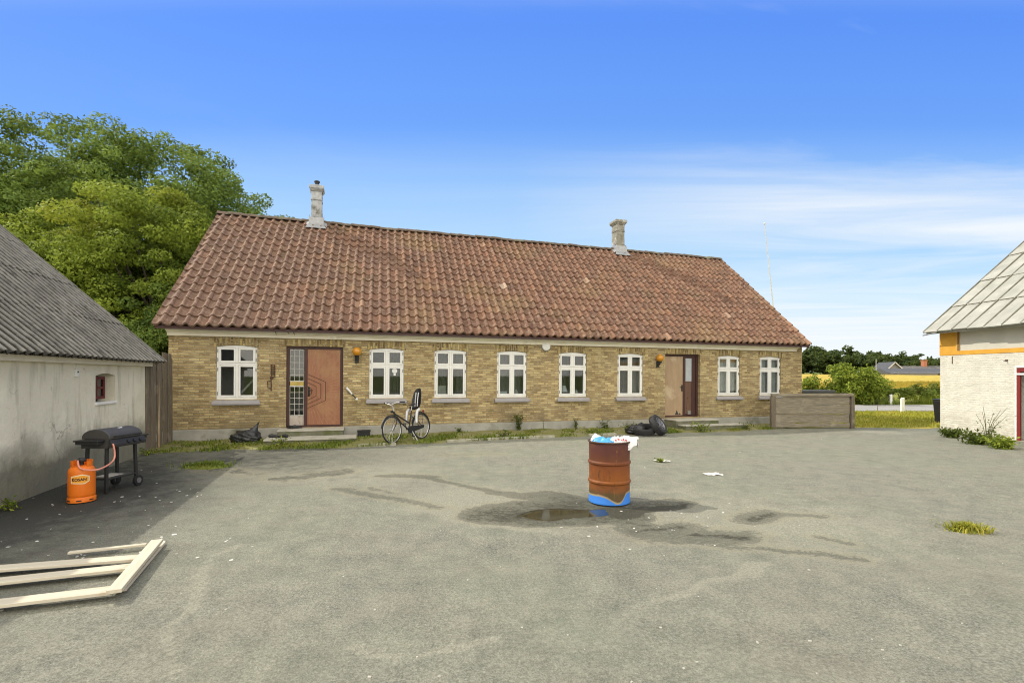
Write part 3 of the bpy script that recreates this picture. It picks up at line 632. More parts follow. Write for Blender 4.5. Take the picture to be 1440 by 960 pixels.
for x0, x1 in ((0, .3), (L-.3, L)):
    for xx, f in ((x0, 1), (x1, 0)):
        mb.add([(xx, 0, 0), (xx, D, 0), (xx, D, ZE), (xx, D/2, RH-.14), (xx, 0, ZE)], [(0,1,2,3,4) if f == 0 else (4,3,2,1,0)])
for t in wins:                       # soldier arches, a few mm proud of the wall
    a, b = t-WW/2-.06, t+WW/2+.06; n = 8
    fz = lambda x, t=t: WZ + WH + .0 - WA * (((x-t)/(WW/2))**2)
    lo = [(a+(b-a)*k/n, fz(a+(b-a)*k/n)) for k in range(n+1)]; hi = [(x, z+.235) for x, z in reversed(lo)]
    mb.prism(lo + hi, -.006, -.0005, 1)
for d in (D1, D2): mb.box(d[0]-.06, d[1]+.06, -.006, -.0005, d[3], d[3]+.22, 1)
hw = mb.build('wall', [M['brick'], M['brickv']], house)
# inner partition, floor and ceiling keep the rooms dim
mb = MB(); mb.box(.31, L-.31, 3.6, 3.7, .1, 2.9); mb.box(.31, L-.31, .35, D-.31, .05, .1); mb.box(.31, L-.31, .345, D-.31, 2.85, 2.9)
for x in (2.55, 4.5, 8.4, 10.4, 14.6, 16.7): mb.box(x-.05, x+.05, .35, 3.6, .1, 2.85)
mb.build('room_wall', M['room'], house)
# plinth (falls away to the right like the ground)
mb = MB()
for a, b in ((-.04, D1[0]-.12), (D1[1]+.02, D2[0]-.02), (D2[1]+.02, L+.04)):
    mb.add([(a,-.045,-.4),(b,-.045,-.4),(b,-.045,.30),(a,-.045,.30),(a,.0,-.4),(b,.0,-.4),(b,.0,.315),(a,.0,.315)], [(0,1,2,3),(3,2,6,7),(0,3,7,4),(1,5,6,2)])
mb.box(L, L+.045, -.045, D, -.4, .3); mb.box(-.045, 0, -.045, D, -.4, .3)
mb.build('plinth', M['plinth'], house)
mb = MB()
mb.prism([(0,2.775),(-.06,2.775),(-.06,2.85),(-.11,2.862),(-.11,2.878),(-.21,2.90),(-.21,2.985),(0,2.985)], -.02, L-.32, axis='x')
mb.build('cornice', M['cream'], house, bevel=.006)
MB().box(-.22, L+.08, -.30, -.265, 2.985, 3.03).build('eave_board', M['doorframe'], house)
# roof: pantiles
EY, EZ = -.35, 3.04; RY = D/2; SL = math.hypot(RY-EY, RH-EZ); NR, NC = 17, 80
cy, cz = (RY-EY)/SL, (RH-EZ)/SL
prof = np.array([(0,.004),(.14,-.016),(.32,-.026),(.5,-.010),(.62,.020),(.74,.046),(.85,.046),(.94,.026),(1.0,.004)])
def sag(x): return -.02*math.sin(PI*min(max(x, 0), L)/L) + .005*math.sin(x*2.1) + .004*math.sin(x*5.3)
def tiles(back=False, seed=1):
    g = np.random.default_rng(seed); V, Q, RN = [], [], []; e = SL/NR; k = len(prof)
    tw = (L + .27)/NC
    for r in range(NR):
        for c in range(NC):
            x0 = -.25 + c*tw + (r/NR)*.30*(1 - c/NC); x1 = x0 + tw*(1 if c < NC-1 else 1.02) * (1 - .30*(r/NR)/(L+.27))
            j = g.normal(0, .004); jz = g.normal(0, .004); tlt = g.normal(0, .010); s0, s1 = r*e - .04 + j, (r+1)*e + .03
            o = len(V)
            for s_, lift in ((s0, -.006), (s0, .052), (s1, .010)):
                for q, h in prof:
                    x = x0 + (x1-x0)*q; hh = lift + h*1.15 + jz + tlt*(q-.5)*(1 if s_ == s0 else .3) + sag(x)*min(1, s_/SL*1.2) + .010*math.sin(x*1.7+r*.5)*math.sin(r*.8+x*.4)
                    y = EY + s_*cy - hh*cz; z = EZ + s_*cz + hh*cy
                    if back: y = D - y
                    V.append((x, y, z))
            rv = float(np.clip(g.beta(3.5, 3.5), 0, .96)) if g.uniform() > .004 else g.uniform(.98, 1)
            if r < 5 and c > NC - 2 and not back: rv = .95
            for a in range(2):
                for b in range(k-1): Q.append((o+a*k+b, o+a*k+b+1, o+(a+1)*k+b+1, o+(a+1)*k+b)); RN.append(rv)
    return np.array(V), np.array(Q), np.array(RN)
V1, Q1, R1 = tiles(); V2, Q2, R2 = tiles(True, 2)
roof = raw('roof', np.concatenate([V1, V2]), np.concatenate([Q1, Q2[:, ::-1] + len(V1)]), M['tile'], house, np.concatenate([R1, R2]))
roof.data.polygons.foreach_set('use_smooth', np.ones(len(roof.data.polygons), bool)); roof.data.set_sharp_from_angle(angle=R(50))
mb = MB()
for back in (0, 1):
    f = (lambda y: D - y) if back else (lambda y: y)
    a = [(-.2, f(EY+.02), EZ-.045), (L, f(EY+.02), EZ-.045), (L-.03, f(RY), RH-.05), (.08, f(RY), RH-.05)]
    mb.add(a + [(p[0], p[1], p[2]-.07) for p in a], [(0,1,2,3),(7,6,5,4),(0,4,5,1),(1,5,6,2),(3,2,6,7),(0,3,7,4)])
mb.build('roof_deck', M['doorframe'], roof)
mb = MB()
nt = 62
for k in range(nt):
    x0 = .03 + (L-.05)*k/nt; x1 = .03 + (L-.05)*(k+1)/nt + .03; dz = random.gauss(0, .009) + sag(x0)*.9
    pts = [(RY + .155*math.cos(a), RH - .015 + dz + .115*math.sin(a)) for a in np.linspace(0, PI, 8)]
    for (x, gro) in ((0, 0),):
        lo = [(x0, y, z) for y, z in pts]; hi = [(x1, (y-RY)*.92+RY, z-.012) for y, z in pts]
        mb.add(lo + hi, [(i, i+1, i+9, i+8) for i in range(7)] + [tuple(reversed(range(8)))])
mb.build('ridge_cap', M['ridge'], roof, 50)
# verge boards
for x, xr in ((-.2, .09), (L+.01, L-.02)):
    mb = MB()
    for f in (lambda y: y, lambda y: D-y):
        mb.beam((x, f(EY+.05), EZ-.08), (xr, f(RY), RH-.09), .03, .16)
    mb.build('verge_board', M['doorframe'], roof)
# chimneys
def chimney(x0, x1, y0, y1, zb, zt, mat, pot):
    mb = MB(); cx, cy_ = (x0+x1)/2, (y0+y1)/2; w, d = (x1-x0)/2, (y1-y0)/2
    def seg(k, a, b, k2=None):
        k2 = k2 or k
        vs = [(cx+sx*w*k, cy_+sy*d*k, a) for sx, sy in ((-1,-1),(1,-1),(1,1),(-1,1))] + [(cx+sx*w*k2, cy_+sy*d*k2, b) for sx, sy in ((-1,-1),(1,-1),(1,1),(-1,1))]
        mb.add(vs, [(3,2,1,0),(4,5,6,7),(0,1,5,4),(1,2,6,5),(2,3,7,6),(3,0,4,7)])
    h = zt - zb
    seg(1.12, zb-.55, zb+h*.20); seg(1.12, zb+h*.2, zb+h*.27, .92); seg(.92, zb+h*.27+.001, zb+h*.66, .88); seg(.96, zb+h*.66+.001, zb+h*.70); seg(.90, zb+h*.70+.001, zb+h*.86)
    seg(.92, zb+h*.86+.001, zb+h*.92, 1.22); seg(1.24, zb+h*.92+.001, zb+h)
    o = mb.build('chimney', mat, house, bevel=.018)
    tx = o.modifiers.new('Rough', 'SUBSURF'); tx.subdivision_type = 'SIMPLE'; tx.levels = 3; tx.render_levels = 3
    tt = bpy.data.textures.new('chimney_rough', 'CLOUDS'); tt.noise_scale = .16
    dm = o.modifiers.new('Displace', 'DISPLACE'); dm.texture = tt; dm.strength = .035; dm.mid_level = .5
    mb = MB()                       # zinc apron dressed over the tiles
    yf = y0 - .10; zf = EZ + (yf-EY)/cy*cz + .085
    mb.add([(x0-.16, yf-.12, zf-.09), (x1+.16, yf-.12, zf-.09), (x1+.05, y0-.045, zf+.10), (x0-.05, y0-.045, zf+.10), (x1+.05, y0-.045, zf+.34), (x0-.05, y0-.045, zf+.34)], [(0,1,2,3), (3,2,4,5)])
    for sx, x in ((-1, x0), (1, x1)):
        yb = min(y1, RY); zb2 = EZ + (yb-EY)/cy*cz + .10
        mb.add([(x+sx*.05, y0-.045, zf+.10), (x+sx*.05, yb, zb2+.03), (x+sx*.05, yb, zb2+.2), (x+sx*.05, y0-.045, zf+.32), (x+sx*.17, y0-.12, zf-.03), (x+sx*.17, yb, zb2-.02)], [(0,1,2,3), (0,4,5,1)])
    mb.build('flashing', M['zinc'], o)
    if pot:
        MB().lathe([(.10,0),(.10,.03),(.075,.05),(.075,.17),(.10,.18),(.10,.22),(.07,.24)], 14, Matrix.Translation((cx, cy_, zt))).build('chimney_pot', M['blackmetal'], o, 40)
    return o
chimney(3.04, 3.44, 4.3, 4.8, 7.05, 8.62, M['chimney'], True)
chimney(15.40, 15.84, 4.3, 4.8, 7.12, 8.60, M['chimney2'], False)
# windows
def make_window():
    w = WW - .012; h = WH - .008; mb = MB(); y0, y1 = .035, .115; fr = .052
    arc = lambda x: h - WA*((x/(w/2))**2)
    xs_ = np.linspace(-w/2, w/2, 9)
    mb.box(-w/2, -w/2+fr, y0, y1, 0, h-WA-.02); mb.box(w/2-fr, w/2, y0, y1, 0, h-WA-.02); mb.box(-w/2+fr, w/2-fr, y0, y1, 0, fr)
    mb.prism([(-w/2, h-WA-.02), (w/2, h-WA-.02)] + [(x, arc(x)) for x in xs_[::-1]], y0, y1)
    tz = .95
    mb.box(-w/2+fr, w/2-fr, y0, y1, tz-.028, tz+.028); mb.box(-.03, .03, y0-.012, y1, fr, tz-.028); mb.box(-.03, .03, y0-.012, y1, tz+.028, h-WA-.02)
    o = mb.build('window', M['winwhite'], house, bevel=.004)
    pm = MB()
    for sx in (-1, 1):
        for a, b in ((fr, tz-.028), (tz+.028, h-WA-.02)):
            x0, x1 = sorted((sx*.033, sx*(w/2-fr-.003))); c = .046; a2, b2 = a+.004, b-.004; ya, yb = y0-.01, y0+.05
            cm = MB(); cm.box(x0, x0+c, ya, yb, a2, b2); cm.box(x1-c, x1, ya, yb, a2, b2); cm.box(x0+c, x1-c, ya, yb, a2, a2+c*1.15); cm.box(x0+c, x1-c, ya, yb, b2-c, b2)
            cm.build('casement', M['winwhite'], o, bevel=.004)
            pm.box(x0+c-.004, x1-c+.004, y0+.028, y0+.032, a2+c-.004, b2-c+.004)
    pm.build('pane', M['glass'], o)
    for sx in (-1, 1):
        for z in (.16, .80, 1.06, 1.30): MB().box(sx*(w/2-.028)-.008, sx*(w/2-.028)+.008, y0-.016, y0-.0005, z-.045, z+.045).build('hinge', M['hinge'], o)
    sm = MB(); sw = WW/2 + .085
    sm.add([(-sw+.03,.03,.0),(sw-.03,.03,.0),(sw,-.11,-.10),(-sw,-.11,-.10),(-sw,-.11,-.145),(sw,-.11,-.145),(sw,-.001,-.145),(-sw,-.001,-.145)], [(0,1,2,3),(3,2,5,4),(4,5,6,7)])
    sm.add([(-sw,-.001,-.145),(-sw,-.11,-.145),(-sw,-.11,-.10),(-sw+.03,-.001,-.022)], [(0,1,2,3)]); sm.add([(sw,-.001,-.145),(sw,-.11,-.145),(sw,-.11,-.10),(sw-.03,-.001,-.022)], [(3,2,1,0)])
    sm.build('sill', M['sill'], o, fix=False)
    return o
win0 = make_window(); WINS = []
for i, t in enumerate(wins):
    o = win0 if i == 0 else copy_tree(win0, house)
    o.location = (t, 0, WZ); WINS.append(o)
def curtain(win, x0, x1, z0, z1, y=.22, mat='curtain'):
    mb = MB(); n = 26; pts = [(x0+(x1-x0)*k/n, y + .022*math.sin(k*1.7) + .01*math.sin(k*.6)) for k in range(n+1)]
    mb.add([(x, yy, z0) for x, yy in pts] + [(x, yy, z1) for x, yy in pts], [(k, k+1, k+n+2, k+n+1) for k in range(n)])
    mb.build('curtain', M[mat], win, 60)
curtain(WINS[6], -.45, .45, .05, 1.4); curtain(WINS[7], -.45, -.02, .05, 1.4); curtain(WINS[7], .22, .45, .05, 1.4)
curtain(WINS[5], .05, .45, .05, 1.4, .35, 'room')
for k_, a_, b_, y_ in ((2, -.45, -.05, .5), (2, .2, .45, .24), (3, -.45, .45, .45), (4, -.45, .0, .6), (1, .0, .45, .55), (5, -.45, .05, .3)): curtain(WINS[k_], a_, b_, .05, 1.4, y_, 'netting')
# things standing inside on the inner sills, seen dimly through the panes
def item(kind, t, x, label, cat):
    b = HL(t + x, -.27, WZ + .02); m_ = MB()
    if kind == 'lamp': m_.lathe([(.06,0),(.06,.02),(.012,.03),(.012,.14),(.13,.14),(.05,.34)], 16); mt = M['paper']
    elif kind == 'frame': m_.xbox(Matrix.Translation((0,0,.17)) @ Matrix.Rotation(.12,4,'X'), .24, .02, .34); mt = M['lead']
    elif kind == 'box': m_.box(-.11,.11,-.07,.07,0,.16); mt = M['paper']
    elif kind == 'vase': m_.lathe([(.05,0),(.08,.07),(.06,.15),(.03,.19),(.04,.22)], 16); mt = M['lead']
    elif kind == 'board': m_.xbox(Matrix.Translation((0,.1,.36)) @ Matrix.Rotation(R(40),4,'Y'), .05, .03, .9); mt = M['lead']
    o = m_.build(kind if kind != 'frame' else 'picture_frame', mt, None, 40 if kind in ('lamp', 'vase') else None); o.name = {'lamp': 'table_lamp', 'frame': 'picture_frame', 'box': 'cardboard_box', 'vase': 'vase', 'board': 'wooden_slat'}[kind]
    o.location = b; o.rotation_euler = (0, 0, TH); tag(o, label, cat)
item('board', wins[0], .22, 'pale slat leaning behind the glass of the leftmost window', 'slat')
item('frame', wins[2], -.22, 'picture frame standing behind the glass of the window right of the bicycle', 'picture frame')
item('box', wins[3], -.22, 'white box behind the glass of the window left of the round white vent', 'box')
item('vase', wins[3], .22, 'pale vase behind the glass of the window left of the round white vent', 'vase')
item('lamp', wins[4], -.2, 'white cone lampshade behind the glass right of the round white vent', 'lamp')
item('vase', wins[4], .24, 'pale vase behind the glass, beside the white cone lampshade', 'vase')
# sticker
st = MB(); st.lathe([(.075, 0), (.075, .002)], 16, Matrix.Translation((.23, .055, .80)) @ Matrix.Rotation(PI/2, 4, 'X')); st.box(.20, .26, .053, .055, .66, .74)
st.build('sticker', M['paper'], WINS[1])
# front door 1
def door(d, split, leaf_left, lm):
    x0, x1, z0, z1 = d; y0 = .07 if not leaf_left else .12; mb = MB()
    mb.box(x0, x0+.075, y0, y0+.1, z0, z1); mb.box(x1-.075, x1, y0, y0+.1, z0, z1); mb.box(x0+.075, x1-.075, y0, y0+.1, z1-.075, z1); mb.box(x0+.075, x1-.075, y0, y0+.1, z0, z0+.05)
    mb.box(split-.04, split+.04, y0-.004, y0+.1, z0+.05, z1-.075)
    fr = mb.build('door_frame', M['doorframe'], house, bevel=.004)
    a, b = (x0+.078, split-.043) if leaf_left else (split+.043, x1-.078); c, e = z0+.054, z1-.079
    lf = MB().box(a, b, y0+.02, y0+.065, c, e).build('door', lm, house, bevel=.004)
    return fr, lf, (a, b, c, e, y0+.02)
fr, lf, (a, b, c, e, y) = door(D1, 3.295, False, M['doorleaf'])
mb = MB(); zc = c + .95; rm = MB()
for k in range(4):                   # nested half hexagons carved round the handle
    w_ = .105 + .125*k; hgt = .13 + .115*k
    P_ = [(a+.012, zc-hgt), (a + w_, zc-hgt*.55), (a + w_, zc+hgt*.55), (a+.012, zc+hgt)]
    for p, q in zip(P_[:-1], P_[1:]): mb.beam((p[0], y-.002, p[1]), (q[0], y-.002, q[1]), .016, .011, (0,1,0))
mb.build('carved_groove', M['groove'], lf)
for k in range(27):
    an = -PI/2 + PI*(k+.5)/27; r0 = .56 + .05*(k % 2); dx, dz = math.cos(an), math.sin(an)
    p = (a+.012+dx*r0*.95, zc+dz*r0*.95); t1 = 3.
    if dx > 1e-3: t1 = min(t1, (b-.03-p[0])/dx)
    if dz > 1e-4: t1 = min(t1, (e-.03-p[1])/dz)
    elif dz < -1e-4: t1 = min(t1, (c+.03-p[1])/dz)
    if t1 > .05: rm.beam((p[0], y-.0015, p[1]), (p[0]+dx*t1, y-.0015, p[1]+dz*t1), .010, .005, (0,1,0))
rm.build('carved_ray', M['ray'], lf)
hm = MB(); hm.box(a+.02, a+.065, y-.012, y, zc-.14, zc+.12); hm.tube([(a+.042, y-.01, zc+.03), (a+.042, y-.06, zc+.03), (a+.15, y-.06, zc+.025)], .011, 8); hm.tube([(a+.042, y-.012, zc-.14), (a+.042, y-.05, zc-.1), (a+.042, y-.05, zc+.08), (a+.042, y-.012, zc+.12)], .01, 8)
hm.build('handle', M['blackmetal'], lf, 40)
# side light with leaded panes
sa, sb = D1[0]+.08, 3.25; yq = .11
mb = MB(); mb.box(sa, sb, yq+.012, yq+.016, .62, 2.49); mb.build('side_light', M['glass'], fr)
mb = MB()
for z0, z1, n in ((1.60, 2.46, 5), (.64, 1.44, 5)):
    mb.box(sa, sb, yq-.006, yq+.01, z0-.02, z0+.01); 
    for k in range(1, n+1): mb.box(sa, sb, yq, yq+.009, z0+(z1-z0)*k/n-.006, z0+(z1-z0)*k/n+.006)
    for k in range(0, 4): xk = sa + (sb-sa)*(.02+.96*k/3); mb.box(xk-.006, xk+.006, yq-.002, yq+.008, z0, z1)
mb.box(sa, sb, yq-.006, yq+.01, 1.44, 1.475); mb.build('leading', M['lead'], fr)
MB().box(sa+.01, sb-.01, yq-.004, yq+.010, 1.478, 1.577).build('mail_slot', M['brass'], fr)
MB().box(sa, sb, yq-.004, yq+.02, .365, .615).build('kick_panel', simple('scuffed_panel', (.52,.46,.40), (.40,.34,.28), 6, .7, c3=(.20,.12,.08), cut=(.6,.68)), fr)
# front door 2
fr, lf, (a, b, c, e, y) = door(D2, 15.80, True, M['doorold'])
hm = MB(); hm.box(b-.06, b-.015, y-.012, y, c+.85, c+1.08); hm.tube([(b-.037, y-.01, c+1.0), (b-.037, y-.055, c+1.0), (b-.16, y-.055, c+1.0)], .011, 8); hm.build('handle', M['blackmetal'], lf, 40)
hm = MB(); hm.add([(a+.42, y-.002, c+.02), (a+.58, y-.002, c+.02), (a+.50, y-.002, c+.19), (a+.46, y-.002, c+.09)], [(0,1,2,3)]); hm.add([(a+.58, y-.002, c+.02), (a+.68, y-.002, c+.03), (a+.60, y-.002, c+.09)], [(0,1,2)]); hm.build('torn_hole', M['dark'], lf)
MB().box(15.845, 16.30, .155, .165, .42, 2.5).build('side_light', M['doorframe'], fr)
MB().box(15.87, 16.12, .138, .152, 1.62, 2.44).build('paper_sheet', simple('blueish_paper', (.42,.45,.47), (.34,.37,.39), 4, .6, bump=.05), fr)
MB().box(15.86, 16.10, .142, .152, .46, 1.60).build('side_board', simple('brown_board', (.16,.088,.055), (.10,.055,.036), 4, .35, stretch=(5,5,.5)), fr)
MB().box(15.96, 16.08, .12, .14, .44, .58).build('note', M['netting'], fr)
# door steps
M['riser'] = simple('mossy_riser', (.21,.205,.15), (.12,.12,.075), 5, .95, bump=.5, bscale=30, c3=(.11,.13,.045), cut=(.5,.64))
M['tread'] = simple('pale_tread', (.50,.48,.41), (.36,.345,.285), 5, .9, bump=.3, bscale=30, c3=(.22,.22,.14), cut=(.58,.7))
for lower, upper in (((2.45, 4.66, -1.34, -.68, .15), (2.66, 4.33, -.66, -.002, .305)), ((14.9, 17.4, -1.2, -.77, .19), (14.86, 16.60, -.75, -.002, .33))):
    mb = MB(); tm = MB()
    for x0, x1, y0, y1, z in (lower, upper):
        mb.box(x0+.015, x1-.015, y0+.02, y1, -.3, z-.042); tm.box(x0, x1, y0, y1, z-.04, z)
    o = mb.build('doorstep', M['riser'], house, bevel=.01); tm.build('tread', M['tread'], o, bevel=.008)
# ------------------------------------------------------------------ things fixed to the front
def wall_lamp(t, z, label):
    r = empty('wall_lamp', HL(t, 0, z), TH, label, 'wall lamp', 'amber globe wall lamps')
    b = MB(); b.box(-.055, .055, -.03, 0, -.30, -.08); b.tube([(0,-.02,-.2),(0,-.10,-.21),(0,-.15,-.16),(0,-.15,-.11)], .022, 8); b.build('bracket', M['blackmetal'], r, 40, .004)
    b = MB(); b.lathe([(.02,-.14),(.06,-.13),(.07,-.10)], 16, Matrix.Translation((0,-.15,0))); b.build('cup', M['blackmetal'], r, 40)
    b = MB(); b.lathe([(.05,-.11)] + [(.125*math.sin(a_), -.125*math.cos(a_)) for a_ in np.linspace(.5, PI-.01, 12)], 20, Matrix.Translation((0,-.15,.02))); b.build('globe', M['amber'], r, 60)
    return r
wall_lamp(4.66, 2.42, 'amber globe wall lamp right of the carved red-brown door')
wall_lamp(14.62, 2.40, 'amber globe wall lamp left of the worn tan door')
b = MB(); Mx = Matrix.Rotation(PI/2, 4, 'X'); b.lathe([(.145,0),(.145,.03),(.135,.05),(.11,.062),(.0,.068)], 28, Mx, cap=False)
o = b.build('wall_vent', M['winwhite'], None, 50); o.matrix_world = Matrix.Translation(HL(10.47, 0, 2.735)) @ Matrix.Rotation(TH, 4, 'Z'); tag(o, 'round white disc vent high on the brick between two windows', 'vent')
o2 = MB().lathe([(.165,0),(.165,.012),(.15,.02)], 28, Mx).build('rim', M['hinge'], o, 50)
b = MB(); b.tube([(0,-.03,-.38),(0,-.03,.34)], .014, 8); b.tube([(0,-.03,.33),(.09,-.03,.33),(.09,-.03,-.0),(.0,-.03,-.02)], .013, 8); b.tube([(-.0,-.03,-.1),(-.09,-.035,-.12),(-.08,-.035,-.3),(0,-.03,-.3)], .011, 8)
for k in range(5): b.box(.0, .10, -.045, -.02, .05+k*.055, .07+k*.055)
b.box(-.03, .03, -.03, 0, -.06, .02)
o = b.build('iron_bracket', M['rustiron'], None, 40); o.matrix_world = Matrix.Translation(HL(2.43, 0, 1.71)) @ Matrix.Rotation(TH, 4, 'Z'); tag(o, 'rusty old iron bracket on the brick between leftmost window and carved door', 'bracket')
r = empty('wall_tool', HL(4.54, .03, 1.23), TH, 'slanted white and black rod fixed to the brick right of the carved door', 'rod')
MB().tube([(-.16,-.02,.19),(.0,-.02,.0)], [.035,.022], 10).build('white_handle', M['paper'], r, 40); MB().tube([(.0,-.02,.0),(.11,-.02,-.13)], .016, 8).build('black_shaft', M['blackmetal'], r, 40); MB().lathe([(.028,0),(.036,.03),(.02,.06)], 12, Matrix.Translation((.12,-.03,-.17))).build('tip', M['paper'], r, 40)
# cable tuft under the eave
b = MB(); g1 = random.Random(4)
for k in range(7):
    x = g1.uniform(-.25, .25); b.tube([(x,-.06,.0),(x+g1.uniform(-.1,.1),-.1,.08),(x+g1.uniform(-.2,.2),-.13,g1.uniform(-.08,.12))], .008, 5)
o = b.build('nest_twigs', M['rustiron'], None); o.matrix_world = Matrix.Translation(HL(2.75, .10, 2.9)) @ Matrix.Rotation(TH, 4, 'Z'); tag(o, 'dark tuft of twigs stuck on the white cornice above leftmost door', 'twigs')
# small things on the steps
def shoe(t, d, z, rz, label):
    p = HL(t, d, z); m_ = MB(); ring = []
    for (x, w_, h0, h1) in ((-.13,.03,0,.07),(-.09,.042,0,.10),(-.02,.04,0,.10),(.05,.045,0,.065),(.11,.045,0,.05),(.15,.025,0,.03)):
        ring.append([(x,-w_,h0),(x,w_,h0),(x,w_*.85,h1*.7),(x,w_*.3,h1),(x,-w_*.3,h1),(x,-w_*.85,h1*.7)])
    vs = [v for q in ring for v in q]; fs = [tuple(range(6)), tuple(reversed(range(30, 36)))]
    for i in range(5):
        for j in range(6): fs.append((i*6+j, i*6+(j+1) % 6, (i+1)*6+(j+1) % 6, (i+1)*6+j))
    m_.add(vs, fs); o = m_.build('shoe', M['black'], None, 50); o.location = p; o.rotation_euler = (0, 0, rz); tag(o, label, 'shoe', 'dark shoes on the doorstep')
    s2 = o.modifiers.new('Sub', 'SUBSURF'); s2.levels = 1; s2.render_levels = 2
shoe(2.92, .18, .305, TH-.9, 'dark shoe on the top step, leftmost against the side light'); shoe(3.10, .16, .305, TH+.4, 'dark shoe on the top step, right one by the side light')
shoe(2.62, .85, .15, TH+.3, 'dark shoe near the left end of the lower step'); shoe(2.86, .95, .15, TH+2.8, 'flat dark shoe lying further right on the lower step')
def bagmesh(name, rx, ry, rz, seed, label, loc, peak=None, rot=0):
    import bmesh
    bm = bmesh.new(); bmesh.ops.create_icosphere(bm, subdivisions=4, radius=1); g = random.Random(seed); ph = [g.uniform(0, 6) for _ in range(9)]
    for v in bm.verts:
        x, y, z = v.co; n_ = .10*math.sin(5*x+ph[0]+3*z)*math.sin(4*y+ph[1]) + .07*math.sin(9*y+ph[2]+5*x) + .05*math.sin(13*z+ph[3]+7*x) + .03*math.sin(21*x+ph[4])*math.sin(19*y+ph[5])
        v.co *= 1 + n_
        zz = max(v.co.z, -.62); v.co.z = zz + .62
        if peak:
            k = max(0, 1 - math.hypot(v.co.x-peak[0], v.co.y-peak[1])/.45); 
            if z > .1: v.co.z += peak[2]*k*k; v.co.x += peak[3]*k*k
        v.co.x *= rx; v.co.y *= ry; v.co.z *= rz
    me = bpy.data.meshes.new(name); bm.to_mesh(me); bm.free(); me.materials.append(M['bag']); me.polygons.foreach_set('use_smooth', [True]*len(me.polygons))
    o = bpy.data.objects.new(name, me); COL.objects.link(o); o.location = loc; o.rotation_euler = (0, 0, rot); return tag(o, label, 'rubbish bag')
bagmesh('rubbish_bag', .34, .26, .20, 4, 'crumpled black bin bag with a pointed top, against the left end of the plinth', HG(1.95, .75) + Vector((0,0,.0)), (.5, 0, 1.4, .45), TH)
r = empty('plastic_crate', HG(4.86, .42), TH, 'small black crate on the ground right of the carved door steps', 'crate')
b = MB(); b.box(-.17,.17,-.12,.12,.0,.015); b.box(-.17,.17,-.12,-.105,.015,.2); b.box(-.17,.17,.105,.12,.015,.2); b.box(-.17,-.155,-.105,.105,.015,.2); b.box(.155,.17,-.105,.105,.015,.2); b.build('tub', M['black'], r, bevel=.005)
b = MB(); b.box(-.185,.185,-.135,-.121,.18,.2); b.box(-.185,.185,.121,.135,.18,.2); b.box(-.185,-.171,-.12,.12,.18,.2); b.box(.171,.185,-.12,.12,.18,.2); b.build('rim', M['black'], r)
# tyres
def tyre(loc, rot, label, hub=True):
    r = empty('car_tyre', loc, 0, label, 'tyre', 'old car tyres by the doorstep'); r.rotation_euler = rot
    w = .10; b = MB()
    b.lathe([(.21,-.085),(.235,-.098),(.29,-.10),(.315,-.085),(.322,-.05),(.324,0),(.322,.05),(.315,.085),(.29,.10),(.235,.098),(.21,.085),(.205,.04),(.205,-.04),(.21,-.085)], 40, cap=False); t = b.build('tread', M['rubber'], r, 40)
    if hub:
        b = MB(); b.lathe([(.205,.085),(.212,.09),(.205,.07),(.19,.03),(.19,-.08)], 32, cap=False); b.lathe([(.06,.045),(.06,.065),(.03,.07)], 18)
        for k in range(7):
            an = 2*PI*k/7; b.beam((.05*math.cos(an), .05*math.sin(an), .055), (.20*math.cos(an), .20*math.sin(an), .072), .042, .02)
        b.lathe([(.19,-.02),(.02,-.02)], 24, cap=False, m=1)
        b.build('rim', [M['alloy'], M['blackmetal']], r, 40)
    return r
q_ = Vector((.66, -.50, .56)).to_track_quat('Z', 'Y').to_euler()
tyre(Vector(G(927, 611)).to_3d() + Vector((.0, .12, .27)), q_, 'car tyre with alloy rim, leaning by the second doorstep')
tyre(Vector(G(911, 611)).to_3d() + Vector((-.05, .18, .12)), (R(10), R(-12), .3), 'bare car tyre lying flat under the leaning one', False)
bagmesh('rubbish_bag', .36, .26, .17, 9, 'black bin bag slumped beside the tyres near the worn tan door', Vector(G(898, 609)).to_3d() + Vector((0,.1,-.02)), (.35, .1, .5, .1), TH)
# ------------------------------------------------------------------ verge along the house
dpts_t = [-1.2, .7, 3.7, 7.1, 10.4, 15.2, 17.5, 21.2]; dpts_d = [2.0, 2.12, 2.45, 2.2, 1.95, 1.75, 1.5, 1.1]
V, Q = [], []; nt_, nd_ = 240, 18
for i in range(nt_):
    t = -1.2 + 22.4*i/(nt_-1); dm_ = np.interp(t, dpts_t, dpts_d) + .06*math.sin(t*3.1) + .05*math.sin(t*7.7)
    for j in range(nd_):
        d = .02 + (dm_-.02)*j/(nd_-1); p = HG(t, d); edge = 1 - (j/(nd_-1))**6
        V.append((p.x, p.y, p.z - .02 + edge*(.055 + .02*math.sin(t*5.3+d*7)*math.sin(d*9+t))))
for i in range(nt_-1):
    for j in range(nd_-1): a = i*nd_+j; Q.append((a, a+1, a+nd_+1, a+nd_))
o = raw('mossy_verge', np.array(V), np.array(Q), M['verge']); tag(o, kind='structure'); o.data.polygons.foreach_set('use_smooth', np.ones(len(Q), bool))
mb = MB()
for a, b in ((6.9, 7.9), (8.0, 9.0), (9.05, 10.0), (4.7, 5.6), (11.1, 12.0)):
    p, q = HG(a, np.interp(a, dpts_t, dpts_d)-.08), HG(b, np.interp(b, dpts_t, dpts_d)-.08); mb.beam(p + Vector((0,0,.02)), q + Vector((0,0,.02)), .1, .09)
tag(mb.build('kerb', M['curbstone'], None, bevel=.01), kind='structure')
g = np.random.default_rng(51); n = 30000; T = g.uniform(-1.0, 20.5, n); U_ = g.beta(1.7, 1.0, n); Dm = np.interp(T, dpts_t, dpts_d)
